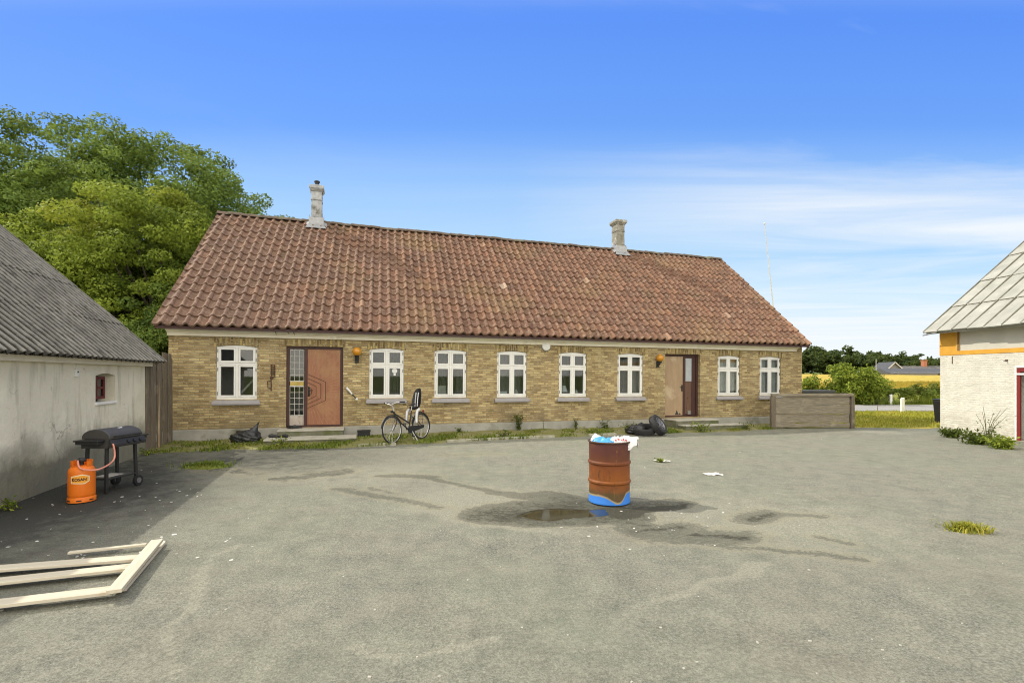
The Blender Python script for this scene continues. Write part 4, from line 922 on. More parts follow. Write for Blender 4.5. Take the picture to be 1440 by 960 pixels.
Dd = .05 + (Dm-.02)*U_; keep = (np.sin(T*1.9+1)*np.sin(Dd*2.6+T*.7) + .75*np.sin(T*5.1+Dd*3) + g.normal(0, .55, n) > .15 + .045*np.maximum(T-2, 0)) & ~((T > 2.4) & (T < 4.7) & (Dd < 1.36)) & ~((T > 14.8) & (T < 17.45) & (Dd < 1.22))
T, Dd = T[keep], Dd[keep]; P = np.array([tuple(HG(t, d)) for t, d in zip(T, Dd)]); P[:,2] += .02
tag(blades('verge_grass', P, .075, .022, M['moss'], 52, 1.0), 'low mossy weeds and grass along the foot of the brick wall', kind='stuff')
# bigger weeds, each a plant
WG = 'weeds growing along the walls'
def weed(loc, h, n, leaf, spread, seed, label, mat='leafW', stems=5, droop=.3):
    g = np.random.default_rng(seed); r = empty('weed', loc, 0, label, 'weed', WG); t = MB(); P, Nn = [], []
    for k in range(stems):
        a_ = g.uniform(0, 2*PI); s_ = spread*g.uniform(.3, 1); e = Vector((math.cos(a_)*s_, math.sin(a_)*s_, h*g.uniform(.6, 1)))
        m_ = Vector((e.x*.35, e.y*.35, e.z*.6)); t.tube([(0,0,-.03), m_, e], [.008, .006, .003], 5)
        for q in range(n // stems):
            u = g.uniform(.12, 1); c = m_*(u/.6) if u < .6 else m_.lerp(e, (u-.6)/.4)
            P.append(np.array(c) + g.normal(0, spread*.22, 3)*np.array([1,1,.6])); Nn.append(g.normal(0, .6, 3) + np.array([0,0,.7]))
    P = np.array(P); P[:,2] = np.maximum(P[:,2], .01)
    leaves('foliage', P, np.array(Nn), leaf, M[mat], r, seed, .5); t.build('stem', M['stem'], r, 60); return r
def at(px, py): x, y = G(px, py); return Vector((x, y, float(gz(np.array(x), np.array(y)))))
weed(HG(9.5, .25), .62, 150, .085, .20, 61, 'tall leafy weed against the plinth under the window left of the round vent')
weed(HG(11.45, .2), .40, 60, .07, .12, 62, 'thin dark weed below the window right of the round vent')
weed(HG(12.5, .25), .38, 80, .08, .22, 63, 'bushy weed against the plinth just left of the tyres, behind the drum')
weed(HG(12.95, .9), .30, 90, .08, .3, 64, 'low weed beside the black bag and tyres')
weed(HG(8.6, 1.5), .18, 70, .08, .28, 65, 'flat rosette weed on the verge, left of the drum')
weed(HG(11.3, 1.6), .22, 90, .08, .34, 66, 'spreading weed on the verge edge directly left of the drum top', 'leafL')
weed(HG(2.9, 1.75), .26, 80, .07, .25, 67, 'small bright weed in front of the carved door steps', 'leafL')
weed(HG(15.2, 1.6), .30, 110, .09, .4, 68, 'grassy weed in front of the steps of the worn tan door', 'leafL')
weed(HG(17.2, 1.3), .26, 70, .07, .3, 69, 'dark weed right of the steps of the worn tan door')
weed(HG(7.6, .35), .20, 50, .08, .15, 71, 'small weed by the plinth under the window right of the bicycle')
weed(HG(5.6, 1.9), .24, 90, .08, .32, 72, 'weed growing through the spokes of the bicycle front wheel', 'leafL')
weed(HG(10.35, .15), .42, 16, .04, .05, 73, 'thin dry stalk standing against the plinth below the round vent', stems=2)
# clump on the asphalt
def clump(loc, n, h, rad, seed, label, cat='grass clump'):
    g = np.random.default_rng(seed); r_ = rad*.62*np.abs(g.normal(0, 1, n)); a_ = g.uniform(0, 2*PI, n)
    P = np.stack([r_*np.cos(a_)*1.25, r_*np.sin(a_)*.75, np.full(n, .0)], 1); r = empty('grass_clump', loc, 0, label, cat)
    blades('blades', P, h, .014, M['moss'] if rad > .3 else M['grass'], seed, 1.3, r)
    b = MB(); b.lathe([(rad*1.05, -.005), (rad*.8, .025), (rad*.3, .045)], 14); o = b.build('root_soil', M['earth'], r, 60); o.scale = (1.25, .75, 1)
clump(at(1359, 746), 700, .095, .15, 81, 'green grass clump lying alone on the open asphalt at right')
clump(at(290, 656), 900, .11, .34, 82, 'wide low grass tuft on the asphalt in front of the leftmost window')
for k, (px, py, lb) in enumerate([(928, 649, 'tiny green tuft on the asphalt right of the drum, nearer the tyres'), (207, 640, 'ragged weeds at the foot of the wooden plank gate'), (16, 716, 'weeds at the foot of the pale shed wall, by the left picture edge')]):
    weed(at(px, py), .16 if k else .08, 60, .06, .22 if k else .1, 90+k, lb, 'leafL')
for k, (px, py, h, sp_, lb) in enumerate([(1338, 611, .24, .30, 'dense leafy weed at the far corner of the white barn wall'), (1374, 621, .27, .50, 'broad leafy weed against the middle of the white barn wall'), (1408, 628, .24, .40, 'leafy weed nearest the red barn door frame'), (1388, 622, 1.0, .5, 'tall thin dry stalks rising above the weeds on the white barn wall')]):
    weed(at(px, py), h*1.15, 620 if k < 3 else 60, .085 if k < 3 else .06, sp_, 100+k, lb, 'leafW' if k != 2 else 'leafL', 9)
# pebbles and litter
def chips(name, n, area, size, mat, seed, label, flat=.4):
    g = np.random.default_rng(seed); b = MB()
    for k in range(n):
        px, py = area(g); x, y = G(px, py); s_ = size*g.uniform(.4, 1.4); z = float(yard_z(np.array([x]), np.array([y]))[0])
        Mx_ = Matrix.Translation((x, y, z + s_*flat*.3)) @ Matrix.Rotation(g.uniform(0, PI), 4, 'Z')
        b.xbox(Mx_ @ Matrix.Rotation(g.normal(0, .15), 4, 'X'), s_*g.uniform(.8, 2), s_, s_*flat)
    return tag(b.build(name, mat, None), label, kind='stuff')
chips('pebbles', 120, lambda g: (g.uniform(0, 1440), HY + 75 + 360*g.uniform(0, 1)**1.3), .009, M['stone'], 111, 'scattered pale pebbles on the asphalt', .6)
chips('litter', 70, lambda g: (g.uniform(-30, 330) , g.uniform(650, 790)), .019, M['litter'], 112, 'scraps of pale litter on the dark asphalt by the shed', .12)
chips('dust_flakes', 30, lambda g: (g.normal(950, 70), g.normal(728, 22)), .016, M['litter'], 113, 'pale flakes scattered round the drum', .12)
def flat_sheet(name, px, py, w, h, rz, mat, label, cat):
    p = at(px, py); b = MB(); n = 6; vs = []
    for i in range(n):
        for j in range(n): vs.append(((i/(n-1)-.5)*w*(1+.2*math.sin(j*2.1)), (j/(n-1)-.5)*h*(1+.2*math.sin(i*1.7)), .012+.008*math.sin(i*2.3+j*1.9)))
    b.add(vs, [(i*n+j, i*n+j+1, (i+1)*n+j+1, (i+1)*n+j) for i in range(n-1) for j in range(n-1)]); o = b.build(name, mat, None, 60); o.location = p; o.rotation_euler = (0, 0, rz); return tag(o, label, cat)
flat_sheet('paper_scrap', 930, 648, .26, .22, .4, M['litter'], 'flat pale scrap on the asphalt under the tiny green tuft', 'scrap')
flat_sheet('paper_scrap', 1002, 667, .27, .2, .1, M['litter'], 'flat pale scrap on bare asphalt, right of the drum', 'scrap')
# ------------------------------------------------------------------ left shed
shed = empty('shed', (-8.17, 11.1, 0), R(107.43), 'pale rendered shed with a grey corrugated roof at the left', 'shed')
SM = Matrix.Translation((-8.17, 11.1, 0)) @ Matrix.Rotation(R(107.43), 4, 'Z')
SLn = 6.3; SD = 6.2; ZW = 2.04
wo = (-2.24, -1.47, 1.25, 1.78, .05)
mb = MB(); wall(mb, -SLn, 0, -.1, ZW, [wo], .28); wall(mb, -SLn, 0, -.1, ZW, [], .25, y=SD-.25)
for xx in (-SLn, 0): mb.add([(xx,0,-.1),(xx,SD,-.1),(xx,SD,ZW),(xx,SD/2,ZW+SD/2*.93),(xx,0,ZW)], [(0,1,2,3,4) if xx == 0 else (4,3,2,1,0)])
wl = mb.build('wall', M['rendered'], shed)
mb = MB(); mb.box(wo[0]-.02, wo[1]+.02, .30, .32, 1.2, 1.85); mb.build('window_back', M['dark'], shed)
mb = MB(); x0, x1, z0, z1 = wo[0]+.005, wo[1]-.16, wo[2]+.05, wo[3]-.06; y0 = .10
mb.box(x0, x0+.05, y0, y0+.05, z0, z1); mb.box(x1-.05, x1, y0, y0+.05, z0, z1); mb.box(x0+.05, x1-.05, y0, y0+.05, z0, z0+.05); mb.box(x0+.05, x1-.05, y0, y0+.05, z1-.05, z1)
mb.box((x0+x1)/2-.015, (x0+x1)/2+.015, y0+.005, y0+.045, z0+.05, z1-.05); mb.box(x0+.05, x1-.05, y0+.005, y0+.045, (z0+z1)/2-.02, (z0+z1)/2+.02)
wn = mb.build('window', M['shedred'], shed, bevel=.004); MB().box(x0+.04, x1-.04, y0+.02, y0+.025, z0+.04, z1-.04).build('pane', glass_mat('shed_glass', .08, (.45,.33,.31)), wn)
MB().box(wo[0]-.02, wo[1]+.01, -.03, .09, wo[2]-.05, wo[2]+.004).build('sill', M['winwhite'], wn, bevel=.012)
def corrugated(name, x0, x1, ey, ez, ry, rz_, wave, amp, mat, parent, rows, d=None):
    sl = math.hypot(ry-ey, rz_-ez); cy_, cz_ = (ry-ey)/sl, (rz_-ez)/sl; nx = int((x1-x0)/wave*8); V, Q = [], []
    for back in (0, 1):
        for r_ in range(rows):
            o_ = len(V); s0, s1 = sl*r_/rows - .04, sl*(r_+1)/rows + .06
            for s_, lf in ((s0, .0), (s0, .018), (s1, .006)):
                for i in range(nx+1):
                    x = x0 + (x1-x0)*i/nx; h = lf + amp*math.sin(2*PI*x/wave) + .006*math.sin(x*1.3+r_) + (.008*math.sin(x*.7+s_))
                    y, z = ey + s_*cy_ - h*cz_, ez + s_*cz_ + h*cy_; V.append((x, 2*ry - y if back else y, z))
            for a_ in range(2):
                for i in range(nx): q = (o_+a_*(nx+1)+i, o_+a_*(nx+1)+i+1, o_+(a_+1)*(nx+1)+i+1, o_+(a_+1)*(nx+1)+i); Q.append(q[::-1] if back else q)
    o = raw(name, np.array(V), np.array(Q), mat, parent); o.data.polygons.foreach_set('use_smooth', np.ones(len(Q), bool)); o.data.set_sharp_from_angle(angle=R(50)); return o
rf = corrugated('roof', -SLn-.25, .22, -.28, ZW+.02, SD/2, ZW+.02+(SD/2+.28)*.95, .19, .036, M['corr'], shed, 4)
MB().tube([(-SLn-.25, SD/2, ZW+3.24), (.22, SD/2, ZW+3.24)], .12, 10).build('ridge_cap', M['corr_plain'], rf, 40)
mb = MB(); mb.box(-SLn-.1, .08, -.11, -.004, ZW-.10, ZW-.01); mb.build('fascia', M['cream'], shed, bevel=.008)
mb = MB()
for f in (lambda y: y, lambda y: SD-y): mb.beam((.13, f(-.2), ZW-.03), (.13, f(SD/2), ZW+.05+(SD/2+.2)*.93), .04, .10)
mb.build('verge_board', M['grey_wood'], rf)
b = MB(); b.box(-.03,.03,-.035,0,-.06,.06); b.lathe([(.014,0),(.014,.012)], 10, Matrix.Translation((0,-.035,.02)) @ Matrix.Rotation(PI/2,4,'X'), m=1); b.tube([(0,-.02,.06),(.02,-.015,.2),(-.02,-.012,.34)], .006, 5)
o = b.build('wall_socket', [M['paper'], M['black']], None, bevel=.005); o.matrix_world = SM @ Matrix.Translation((-2.92, 0, 1.78)); tag(o, 'small white box on the shed wall left of the red window', 'socket')
# plank gate between shed and house
r = empty('plank_gate', (-8.45, 11.75, 0), 0, 'tall weathered vertical plank gate between shed and brick house', 'gate')
pa, pb = Vector((-8.17+.02, 11.1-.02, 0)), Vector((-8.913+.12, 12.89-.02, 0)); n = 9
for k in range(n):
    p = pa.lerp(pb, (k+.5)/n); dv = (pb-pa).normalized(); hh = 2.05 + random.uniform(-.12, .10) + .03*k; off = Vector((dv.y, -dv.x, 0))*(.03 if k % 2 else 0)
    MB().xbox(Matrix.Translation(p + off + Vector((0,0,hh/2))) @ Matrix.Rotation(math.atan2(dv.y, dv.x), 4, 'Z') @ Matrix.Rotation(random.gauss(0, .012), 4, 'Y'), (pb-pa).length/n*1.04, .028, hh).build('plank', M['grey_woodv'], r, bevel=.004).location = -r.location
b = MB(); off = Vector((-.06*(pb-pa).normalized().y, .06*(pb-pa).normalized().x, 0))
for z in (.4, 1.5): b.beam(pa + off + Vector((0,0,z)), pb + off + Vector((0,0,z)), .05, .10)
b.build('rail', M['grey_woodv'], r).location = -r.location
MB().beam(pa.lerp(pb, .38) + Vector((.06,-.03,.0)), pa.lerp(pb, .40) + Vector((.02,-.0,1.9)), .05, .03, (1,0,0)).build('loose_batten', M['doorold'], r).location = -r.location
# ------------------------------------------------------------------ gas grill
gr = empty('gas_grill', (-6.14, 7.64, 0), R(86), 'black gas grill with closed lid on legs against the shed wall', 'grill')
gr.scale = (.93, .93, .95)
# local: x away from the camera along the grill, y towards the shed wall, knobs on -y
b = MB()
for x, y in ((-.26,-.17),(-.26,.17),(.26,-.17),(.26,.17)): pass
legs = [(-.28,-.17,0.),(-.28,.17,0.),(.28,-.17,.05),(.28,.17,.05)]
for x, y, z in legs:
    MB().beam((x*1.04, y, z), (x*.96, y*.96, .74), .045, .04, (0,1,0)).build('leg', M['blackmetal'], gr, bevel=.005)
MB().box(-.27,.27,-.19,.19,.20,.225).build('lower_shelf', M['blackmetal'], gr, bevel=.006)
b = MB(); b.box(-.17,.13,-.1,.14,.226,.232); b.build('tray', M['lead'], gr)
b = MB(); b.prism([(-.22,.70),(.22,.70),(.22,.835),(-.25,.835),(-.27,.80)], -.33, .33, axis='x'); b.build('firebox', M['greylid'], gr, bevel=.008)
b = MB(); b.prism([(-.25,.71),(-.255,.712),(-.315,.72),(-.315,.76),(-.275,.83),(-.25,.83)], -.335, .335, axis='x'); b.build('control_panel', M['blackmetal'], gr, bevel=.006)
for x in (-.02, .10, .22):
    MB().lathe([(.032,0),(.030,.03),(.0,.032)], 16, Matrix.Translation((x,-.298,.775)) @ Matrix.Rotation(R(60),4,'X'), cap=False).build('knob', M['black'], gr, 40)
arc = [(-.27 + .50*(1-math.cos(a_))/2*1.0, .0) for a_ in (0,)]
pl = [(-.26,.84)] + [(-.02 - .24*math.cos(a_), .86 + .135*math.sin(a_)) for a_ in np.linspace(.15, PI-.15, 12)] + [(.22,.84)]
b = MB(); b.prism(pl[::-1], -.32, .32, axis='x'); lid = b.build('lid', M['greylid'], gr, 35, .008)
b = MB(); b.tube([(-.24,-.26,.875),(-.24,-.31,.885),(.24,-.31,.885),(.24,-.26,.875)], .012, 8); b.build('lid_handle', M['blackmetal'], lid, 40)
b = MB(); b.xbox(Matrix.Translation((.05,-.105,.985)) @ Matrix.Rotation(R(20),4,'X'), .075, .045, .004); b.build('thermometer', M['paper'], lid)
for x0, x1 in ((-.47,-.336),(.336,.53)):
    b = MB(); b.box(x0, x1, -.20, .22, .815, .84); b.box(x0+.02, x1-.02, -.18, .2, .77, .814); b.build('side_shelf', M['blackmetal'], gr, bevel=.008)
for y in (-.2, .2):
    w_ = MB(); w_.lathe([(.05,-.02),(.085,-.022),(.09,0),(.085,.022),(.05,.02)], 22, Matrix.Translation((.29, y, .09)) @ Matrix.Rotation(PI/2,4,'X')); ww = w_.build('wheel', M['black'], gr, 40)
    MB().lathe([(.045,-.028),(.045,.028)], 16, Matrix.Translation((.29, y, .09)) @ Matrix.Rotation(PI/2,4,'X')).build('hub', M['alloy'], ww, 40)
# gas bottle
gb = empty('gas_bottle', (-5.99, 6.93, 0), R(-60), 'orange gas bottle with a hexagonal label standing in front of the grill', 'gas bottle')
b = MB(); b.lathe([(.13,.055),(.148,.075),(.152,.11),(.150,.40),(.146,.44),(.125,.475),(.07,.495),(.0,.50)], 32, cap=False); b.build('body', M['orange'], gb, 40)
b = MB(); b.lathe([(.152,0),(.158,.004),(.158,.058),(.150,.072),(.146,.055),(.146,0),(.152,0)], 32, cap=False)
ft = b.build('foot_ring', M['orange'], gb, 40)
b = MB()
for k in range(7):
    an = 2*PI*k/7; b.xbox(Matrix.Rotation(an,4,'Z') @ Matrix.Translation((.1575,0,.03)), .004, .055, .016)
b.build('foot_slot', M['ink'], ft)
b = MB(); n = 22                       # carrying collar, open in front
for k in range(n):
    a0, a1 = R(40)+R(280)*k/n, R(40)+R(280)*(k+1)/n
    pts = [(r_*math.cos(a_), r_*math.sin(a_), z) for a_ in (a0, a1) for r_, z in ((.118,.46),(.124,.56),(.112,.56),(.106,.46))]
    b.add(pts, [(0,4,5,1),(1,5,6,2),(2,6,7,3)] + ([(0,1,2,3)] if k == 0 else []) + ([(7,6,5,4)] if k == n-1 else []))
b.build('collar', M['orange'], gb, 40)
b = MB(); b.lathe([(.025,.49),(.025,.54),(.05,.545),(.055,.57),(.03,.60),(.0,.605)], 18, cap=False); b.tube([(0,0,.56),(.07,-.03,.57)], .018, 8); b.build('regulator', M['blackmetal'], gb, 40)
def wrapped(name, pts2, r_, mat, parent, z0=.30):
    n = len(pts2)
    c = (sum(p[0] for p in pts2)/n, sum(p[1] for p in pts2)/n); bm_v, fs = [], []
    ring = []
    for i in range(n):
        for k in range(8): a_, b_ = pts2[i], pts2[(i+1) % n]; ring.append((a_[0]+(b_[0]-a_[0])*k/8, a_[1]+(b_[1]-a_[1])*k/8))
    vs = []
    for s_ in np.linspace(0.02, 1, 6): vs += [(c[0]+(x-c[0])*s_, c[1]+(y-c[1])*s_) for x, y in ring]
    m_ = len(ring); fs = [(a*m_+i, a*m_+(i+1) % m_, (a+1)*m_+(i+1) % m_, (a+1)*m_+i) for a in range(5) for i in range(m_)] + [tuple(range(m_))]
    b = MB(); b.add([(r_*math.cos(x/.152), r_*math.sin(x/.152), z0+z) for x, z in vs], fs); return b.build(name, mat, parent, 60)
hexa = lambda w_, h_: [(-w_,0),(-w_*.72,-h_),(w_*.72,-h_),(w_,0),(w_*.72,h_),(-w_*.72,h_)]
lb = wrapped('label', [(-.095,-.045),(.06,-.06),(.115,-.025),(.115,.045),(.03,.075),(-.095,.05)], .1535, M['label'], gb, .315)
wrapped('label_field', [(-.083,-.035),(.055,-.048),(.103,-.018),(.103,.038),(.028,.062),(-.083,.040)], .1545, M['labelor'], lb, .315)
cu = bpy.data.curves.new('lettering', 'FONT'); cu.body = 'KOSAN'; cu.size = .052; cu.align_x = 'CENTER'; cu.align_y = 'CENTER'; cu.offset = .0022
tmp = bpy.data.objects.new('lettering', cu); COL.objects.link(tmp); bpy.context.view_layer.update()
me = bpy.data.meshes.new_from_object(tmp.evaluated_get(bpy.context.evaluated_depsgraph_get())); bpy.data.objects.remove(tmp)
for v in me.vertices: x, z = v.co.x*.92, v.co.y; v.co = (.1556*math.cos(x/.152), .1556*math.sin(x/.152), .318+z)
me.materials.clear(); me.materials.append(M['ink']); o = bpy.data.objects.new('lettering', me); COL.objects.link(o); o.parent = lb
# hose
GM = Matrix.Translation((-6.14, 7.64, 0)) @ Matrix.Rotation(R(86), 4, 'Z') @ Matrix.Diagonal((.93, .93, .95, 1)); h0 = Vector((-5.99, 6.93, .57)) + Matrix.Rotation(R(-60),3,'Z') @ Vector((.07,-.03,0)); h3 = GM @ Vector((-.30,-.25,.73))
pts = []
cps = [h0, h0 + Vector((.10,-.06,-.10)), h0 + Vector((.28,.02,-.12)), h3 + Vector((.10,-.06,-.18)), h3 + Vector((.06,-.02,.03)), h3]
for i in range(len(cps)-1):
    p0, p1, p2, p3 = cps[max(i-1,0)], cps[i], cps[i+1], cps[min(i+2, len(cps)-1)]
    for t in np.linspace(0, 1, 8, endpoint=False): pts.append(.5*((2*p1) + (p2-p0)*t + (2*p0-5*p1+4*p2-p3)*t*t + (3*p1-p0-3*p2+p3)*t**3))
pts.append(cps[-1]); tag(MB().tube(pts, .0115, 10).build('gas_hose', M['hose'], None, 60), 'pink rubber gas hose from the orange bottle to the grill', 'hose')
# ------------------------------------------------------------------ timber panel on the ground
tp = empty('fence_panel', (-3.5, 4.65, 0), 0, 'pale new pine boards nailed to a batten, lying on the asphalt', 'fence panel')
def board(p, q, w_, th, z, mat='newwood', name='board'):
    p, q = Vector((*p, z)), Vector((*q, z)); d = q-p; Lb = d.length; o = MB().box(-Lb/2, Lb/2, -w_/2, w_/2, -th/2, th/2).build(name, M[mat], tp, bevel=.003)
    o.location = (p+q)/2 - tp.location; o.rotation_euler = (random.gauss(0,.01), random.gauss(0,.004), math.atan2(d.y, d.x)); return o
def top(px, py, z): Y = F*(HC-z)/(py-HY); return ((px-720)/F*Y, Y)
def ext(a, b, k):                    # run the board on past the picture edge
    d = Vector(b) - Vector(a); d.normalize(); e = Vector(a) + d*k; return (e.x, e.y)
for (p, q) in (((198,784),(0,799)), ((183,797),(0,817)), ((160,829),(0,848))):
    a_, b_ = top(*p, .055), top(*q, .055); board(a_, ext(a_, b_, 2.7), .135, .026, .055)
a_, b_ = top(150,774,.03), top(206,768,.03); board(b_, ext(b_, a_, .62), .05, .022, .05)
a_, b_ = top(160,829,.095), top(221,759,.095); board(a_, b_, .10, .03, .085, name='batten'); 
a_, b_ = top(168,829,.03), top(226,762,.03); board(a_, b_, .09, .028, .025, name='batten')
a_ = top(163,831,.03); x_ = 1.9
board((-5.35, 3.0+.35), (-5.9, 4.6), .10, .036, .022, name='batten')
# ------------------------------------------------------------------ oil drum
dr = empty('oil_drum', (1.36, 6.96, -.004), 0, 'rusty orange oil drum with blue paint round its foot, standing in a puddle', 'drum')
pr = [(.265,0),(.285,.0),(.287,.018),(.281,.03)]
for z in (.29, .55): pr += [(.279,z-.028),(.295,z-.010),(.295,z+.010),(.279,z+.028)]
pr += [(.281,.80),(.279,.815),(.290,.822),(.292,.836),(.286,.845),(.274,.838),(.272,.80),(.272,.70)]
b = MB(); b.lathe(pr, 56, cap=False); b.lathe([(.0,.012),(.27,.012)], 40, cap=False); b.build('shell', M['drum'], dr, 35)
b = MB(); b.tube([(.288*math.cos(a_), .288*math.sin(a_), .834) for a_ in np.linspace(0, 2*PI, 56, endpoint=False)], .011, 8, closed=True); b.build('rim', M['rustiron'], dr, 50)
b = MB(); b.lathe([(.0,.70),(.272,.68)], 32, cap=False); b.build('ash_fill', M['dark'], dr)
def crumple(name, cx, cy, cz, w_, d_, seed, mat, label, lift, over=0.):
    g = random.Random(seed); n = 22; ph = [g.uniform(0,6) for _ in range(8)]; V = []
    for i in range(n):
        for j in range(n):
            u, v = i/(n-1)*2-1, j/(n-1)*2-1; k = math.sqrt(max(u*u, v*v))*.7; R_ = max(abs(u), abs(v)); an = math.atan2(v, u) if R_ else 0
            x, y = math.cos(an)*R_*w_, math.sin(an)*R_*d_
            z = lift*(1-R_**2) + .022*math.sin(5*u+ph[0]+3*v) + .018*math.sin(9*v+ph[1]+4*u) + .010*math.sin(17*u+ph[2])*math.sin(15*v+ph[3]) - .05*R_**6
            if u > .5: x += over*(u-.5)*2; z -= over*.25*(u-.5)**2*2
            V.append((x, y, z))
    b = MB(); b.add(V, [(i*n+j, i*n+j+1, (i+1)*n+j+1, (i+1)*n+j) for i in range(n-1) for j in range(n-1)]); b.add([(x, y, z-.05*(1-max(abs(x)/w_, 0)**2)) for x, y, z in V], [(i*n+j, (i+1)*n+j, (i+1)*n+j+1, i*n+j+1) for i in range(n-1) for j in range(n-1)])
    o = b.build(name, mat, None, 80); o.location = (cx, cy, cz); return o
o = crumple('plastic_bag', 1.30, 6.94, .835, .20, .19, 5, M['bluebag'], '', .02); tag(o, 'blue plastic sack crammed into the top of the rusty drum', 'plastic bag')
o = crumple('plastic_bag', 1.50, 6.90, .846, .15, .13, 6, M['whitebag'], '', .03, .10); tag(o, 'white plastic bag with red print spilling over the drum rim', 'plastic bag')
b = MB()
for k in range(5): b.xbox(Matrix.Translation((-.08+k*.035, -.095, .012+.012*(k % 2))) @ Matrix.Rotation(R(55),4,'X') @ Matrix.Rotation(k,4,'Z'), .022, .03, .003)
b.build('red_print', M['redprint'], o)
o = crumple('plastic_bag', 1.20, 7.08, .85, .09, .08, 7, M['whitebag'], '', .03); tag(o, 'small white scrap of plastic at the back left of the drum top', 'plastic bag')
# ------------------------------------------------------------------ bicycle
bk_f, bk_r = Vector((-2.98, 12.45)), Vector((-2.43, 13.42)); dd = (bk_r - bk_f); WB = dd.length
bk = empty('bicycle', (bk_f.x, bk_f.y, .03), math.atan2(dd.y, dd.x), 'black step-through bicycle with child seat on its kickstand by the brick wall', 'bicycle')
bk.rotation_euler = (R(-5), 0, math.atan2(dd.y, dd.x)); bk.rotation_mode = 'XYZ'
WR = .345                               # local x: front wheel -> rear wheel, z up
def wheel(x, lab=None):
    Mw = Matrix.Translation((x, 0, WR)) @ Matrix.Rotation(PI/2, 4, 'X')
    circ = lambda r_, n=40: [(x + r_*math.cos(a_), 0, WR + r_*math.sin(a_)) for a_ in np.linspace(0, 2*PI, n, endpoint=False)]
    w_ = MB().tube(circ(WR-.016), .019, 8, closed=True).build('wheel', M['rubber'], bk, 60)
    MB().tube(circ(WR-.040), .011, 6, closed=True).build('rim', M['steel'], w_, 60)
    s_ = MB()
    for k in range(28):
        a_ = 2*PI*k/28; sy = .03 if k % 2 else -.03
        s_.tube([(x + .02*math.cos(a_+1.2*(1 if k % 4 < 2 else -1)), sy, WR + .02*math.sin(a_+1.2*(1 if k % 4 < 2 else -1))), (x+(WR-.045)*math.cos(a_), 0, WR+(WR-.045)*math.sin(a_))], .0022, 4)
    s_.build('spokes', M['steel'], w_); MB().lathe([(.03,-.05),(.038,-.045),(.02,-.03),(.02,.03),(.038,.045),(.03,.05)], 16, Mw).build('hub', M['steel'], w_, 40)
wheel(0); wheel(WB)
bb = Vector((.62, 0, .29)); hd0, hd1 = Vector((.155,0,.62)), Vector((.105,0,.80)); st_ = Vector((.775,0,.78))
f_ = MB(); f_.tube([hd0, hd1], .022, 10); f_.tube([hd1 + Vector((.01,0,-.05)), bb + Vector((.06,0,.16))], .019, 10); f_.tube([hd0 + Vector((.005,0,.01)), bb], .019, 10); f_.tube([bb, st_], .017, 10)
for y in (-.05, .05):
    f_.tube([bb + Vector((0,y*.7,0)), (WB, y*1.2, WR)], .010, 8); f_.tube([bb.lerp(st_, .72) + Vector((0,y*.4,0)), (WB, y*1.2, WR)], .008, 8)
f_.build('frame', M['blackmetal'], bk, 50)
f_ = MB()
for y in (-.055, .055): f_.tube([(.165,y*.6,.62),(.12,y,.50),(.0,y,WR)], [.014,.013,.009], 8)
f_.tube([(.165,-.04,.62),(.165,.04,.62)], .014, 8); f_.build('fork', M['blackmetal'], bk, 50)
f_ = MB(); f_.tube([hd1, (.085,0,.90),(.05,0,.96)], .016, 8); f_.tube([(.20,-.29,1.02),(.12,-.27,1.03),(.03,-.18,1.02),(.03,0,.965),(.03,.18,1.02),(.12,.27,1.03),(.20,.29,1.02)], .012, 8); hb = f_.build('handlebar', M['silver'], bk, 50)
for y in (-.28, .28): MB().tube([(.07,y*.92,1.026),(.21,y*1.03,1.02)], .018, 10).build('grip', M['black'], hb, 50)
f_ = MB(); f_.tube([st_, (.80,0,.90)], .013, 8); f_.build('seat_post', M['steel'], bk, 50)
sd = MB(); sd.add([(.66,-.02,.905),(.66,.02,.905),(.80,-.06,.915),(.80,.06,.915),(.93,-.09,.93),(.93,.09,.93),(.66,-.015,.945),(.66,.015,.945),(.80,-.05,.955),(.80,.05,.955),(.92,-.08,.985),(.92,.08,.985)],
  [(0,2,3,1),(2,4,5,3),(6,7,9,8),(8,9,11,10),(0,6,8,2),(2,8,10,4),(1,3,9,7),(3,5,11,9),(0,1,7,6),(4,10,11,5)]); sd = sd.build('saddle', M['black'], bk, 60); sd.modifiers.new('Sub', 'SUBSURF').render_levels = 2
def guard(x, a0, a1): return MB().tube([(x+(WR+.022)*math.cos(a_), 0, WR+(WR+.022)*math.sin(a_)) for a_ in np.linspace(R(a0), R(a1), 20)], .016, 6)
guard(0, 20, 170).build('mudguard', M['blackmetal'], bk, 50); guard(WB, -20, 165).build('mudguard', M['blackmetal'], bk, 50)
f_ = MB()
for y in (-.06, .06): f_.tube([(.82,y,.72),(1.22,y,.735)], .007, 6); f_.tube([(1.12,y,.73),(WB,y,WR)], .006, 6)
for x in (.86,.98,1.1,1.22): f_.tube([(x,-.06,.73),(x,.06,.73)], .006, 6)
f_.build('luggage_rack', M['blackmetal'], bk, 50)
MB().lathe([(.03,0),(.034,.02),(.02,.035)], 12, Matrix.Translation((1.24,0,.74)) @ Matrix.Rotation(PI/2,4,'Y')).build('rear_light', M['redprint'], bk, 40)
MB().lathe([(.032,0),(.034,.03),(.02,.06)], 12, Matrix.Translation((.07,0,.80)) @ Matrix.Rotation(-PI/2,4,'Y')).build('headlight', M['black'], bk, 40)
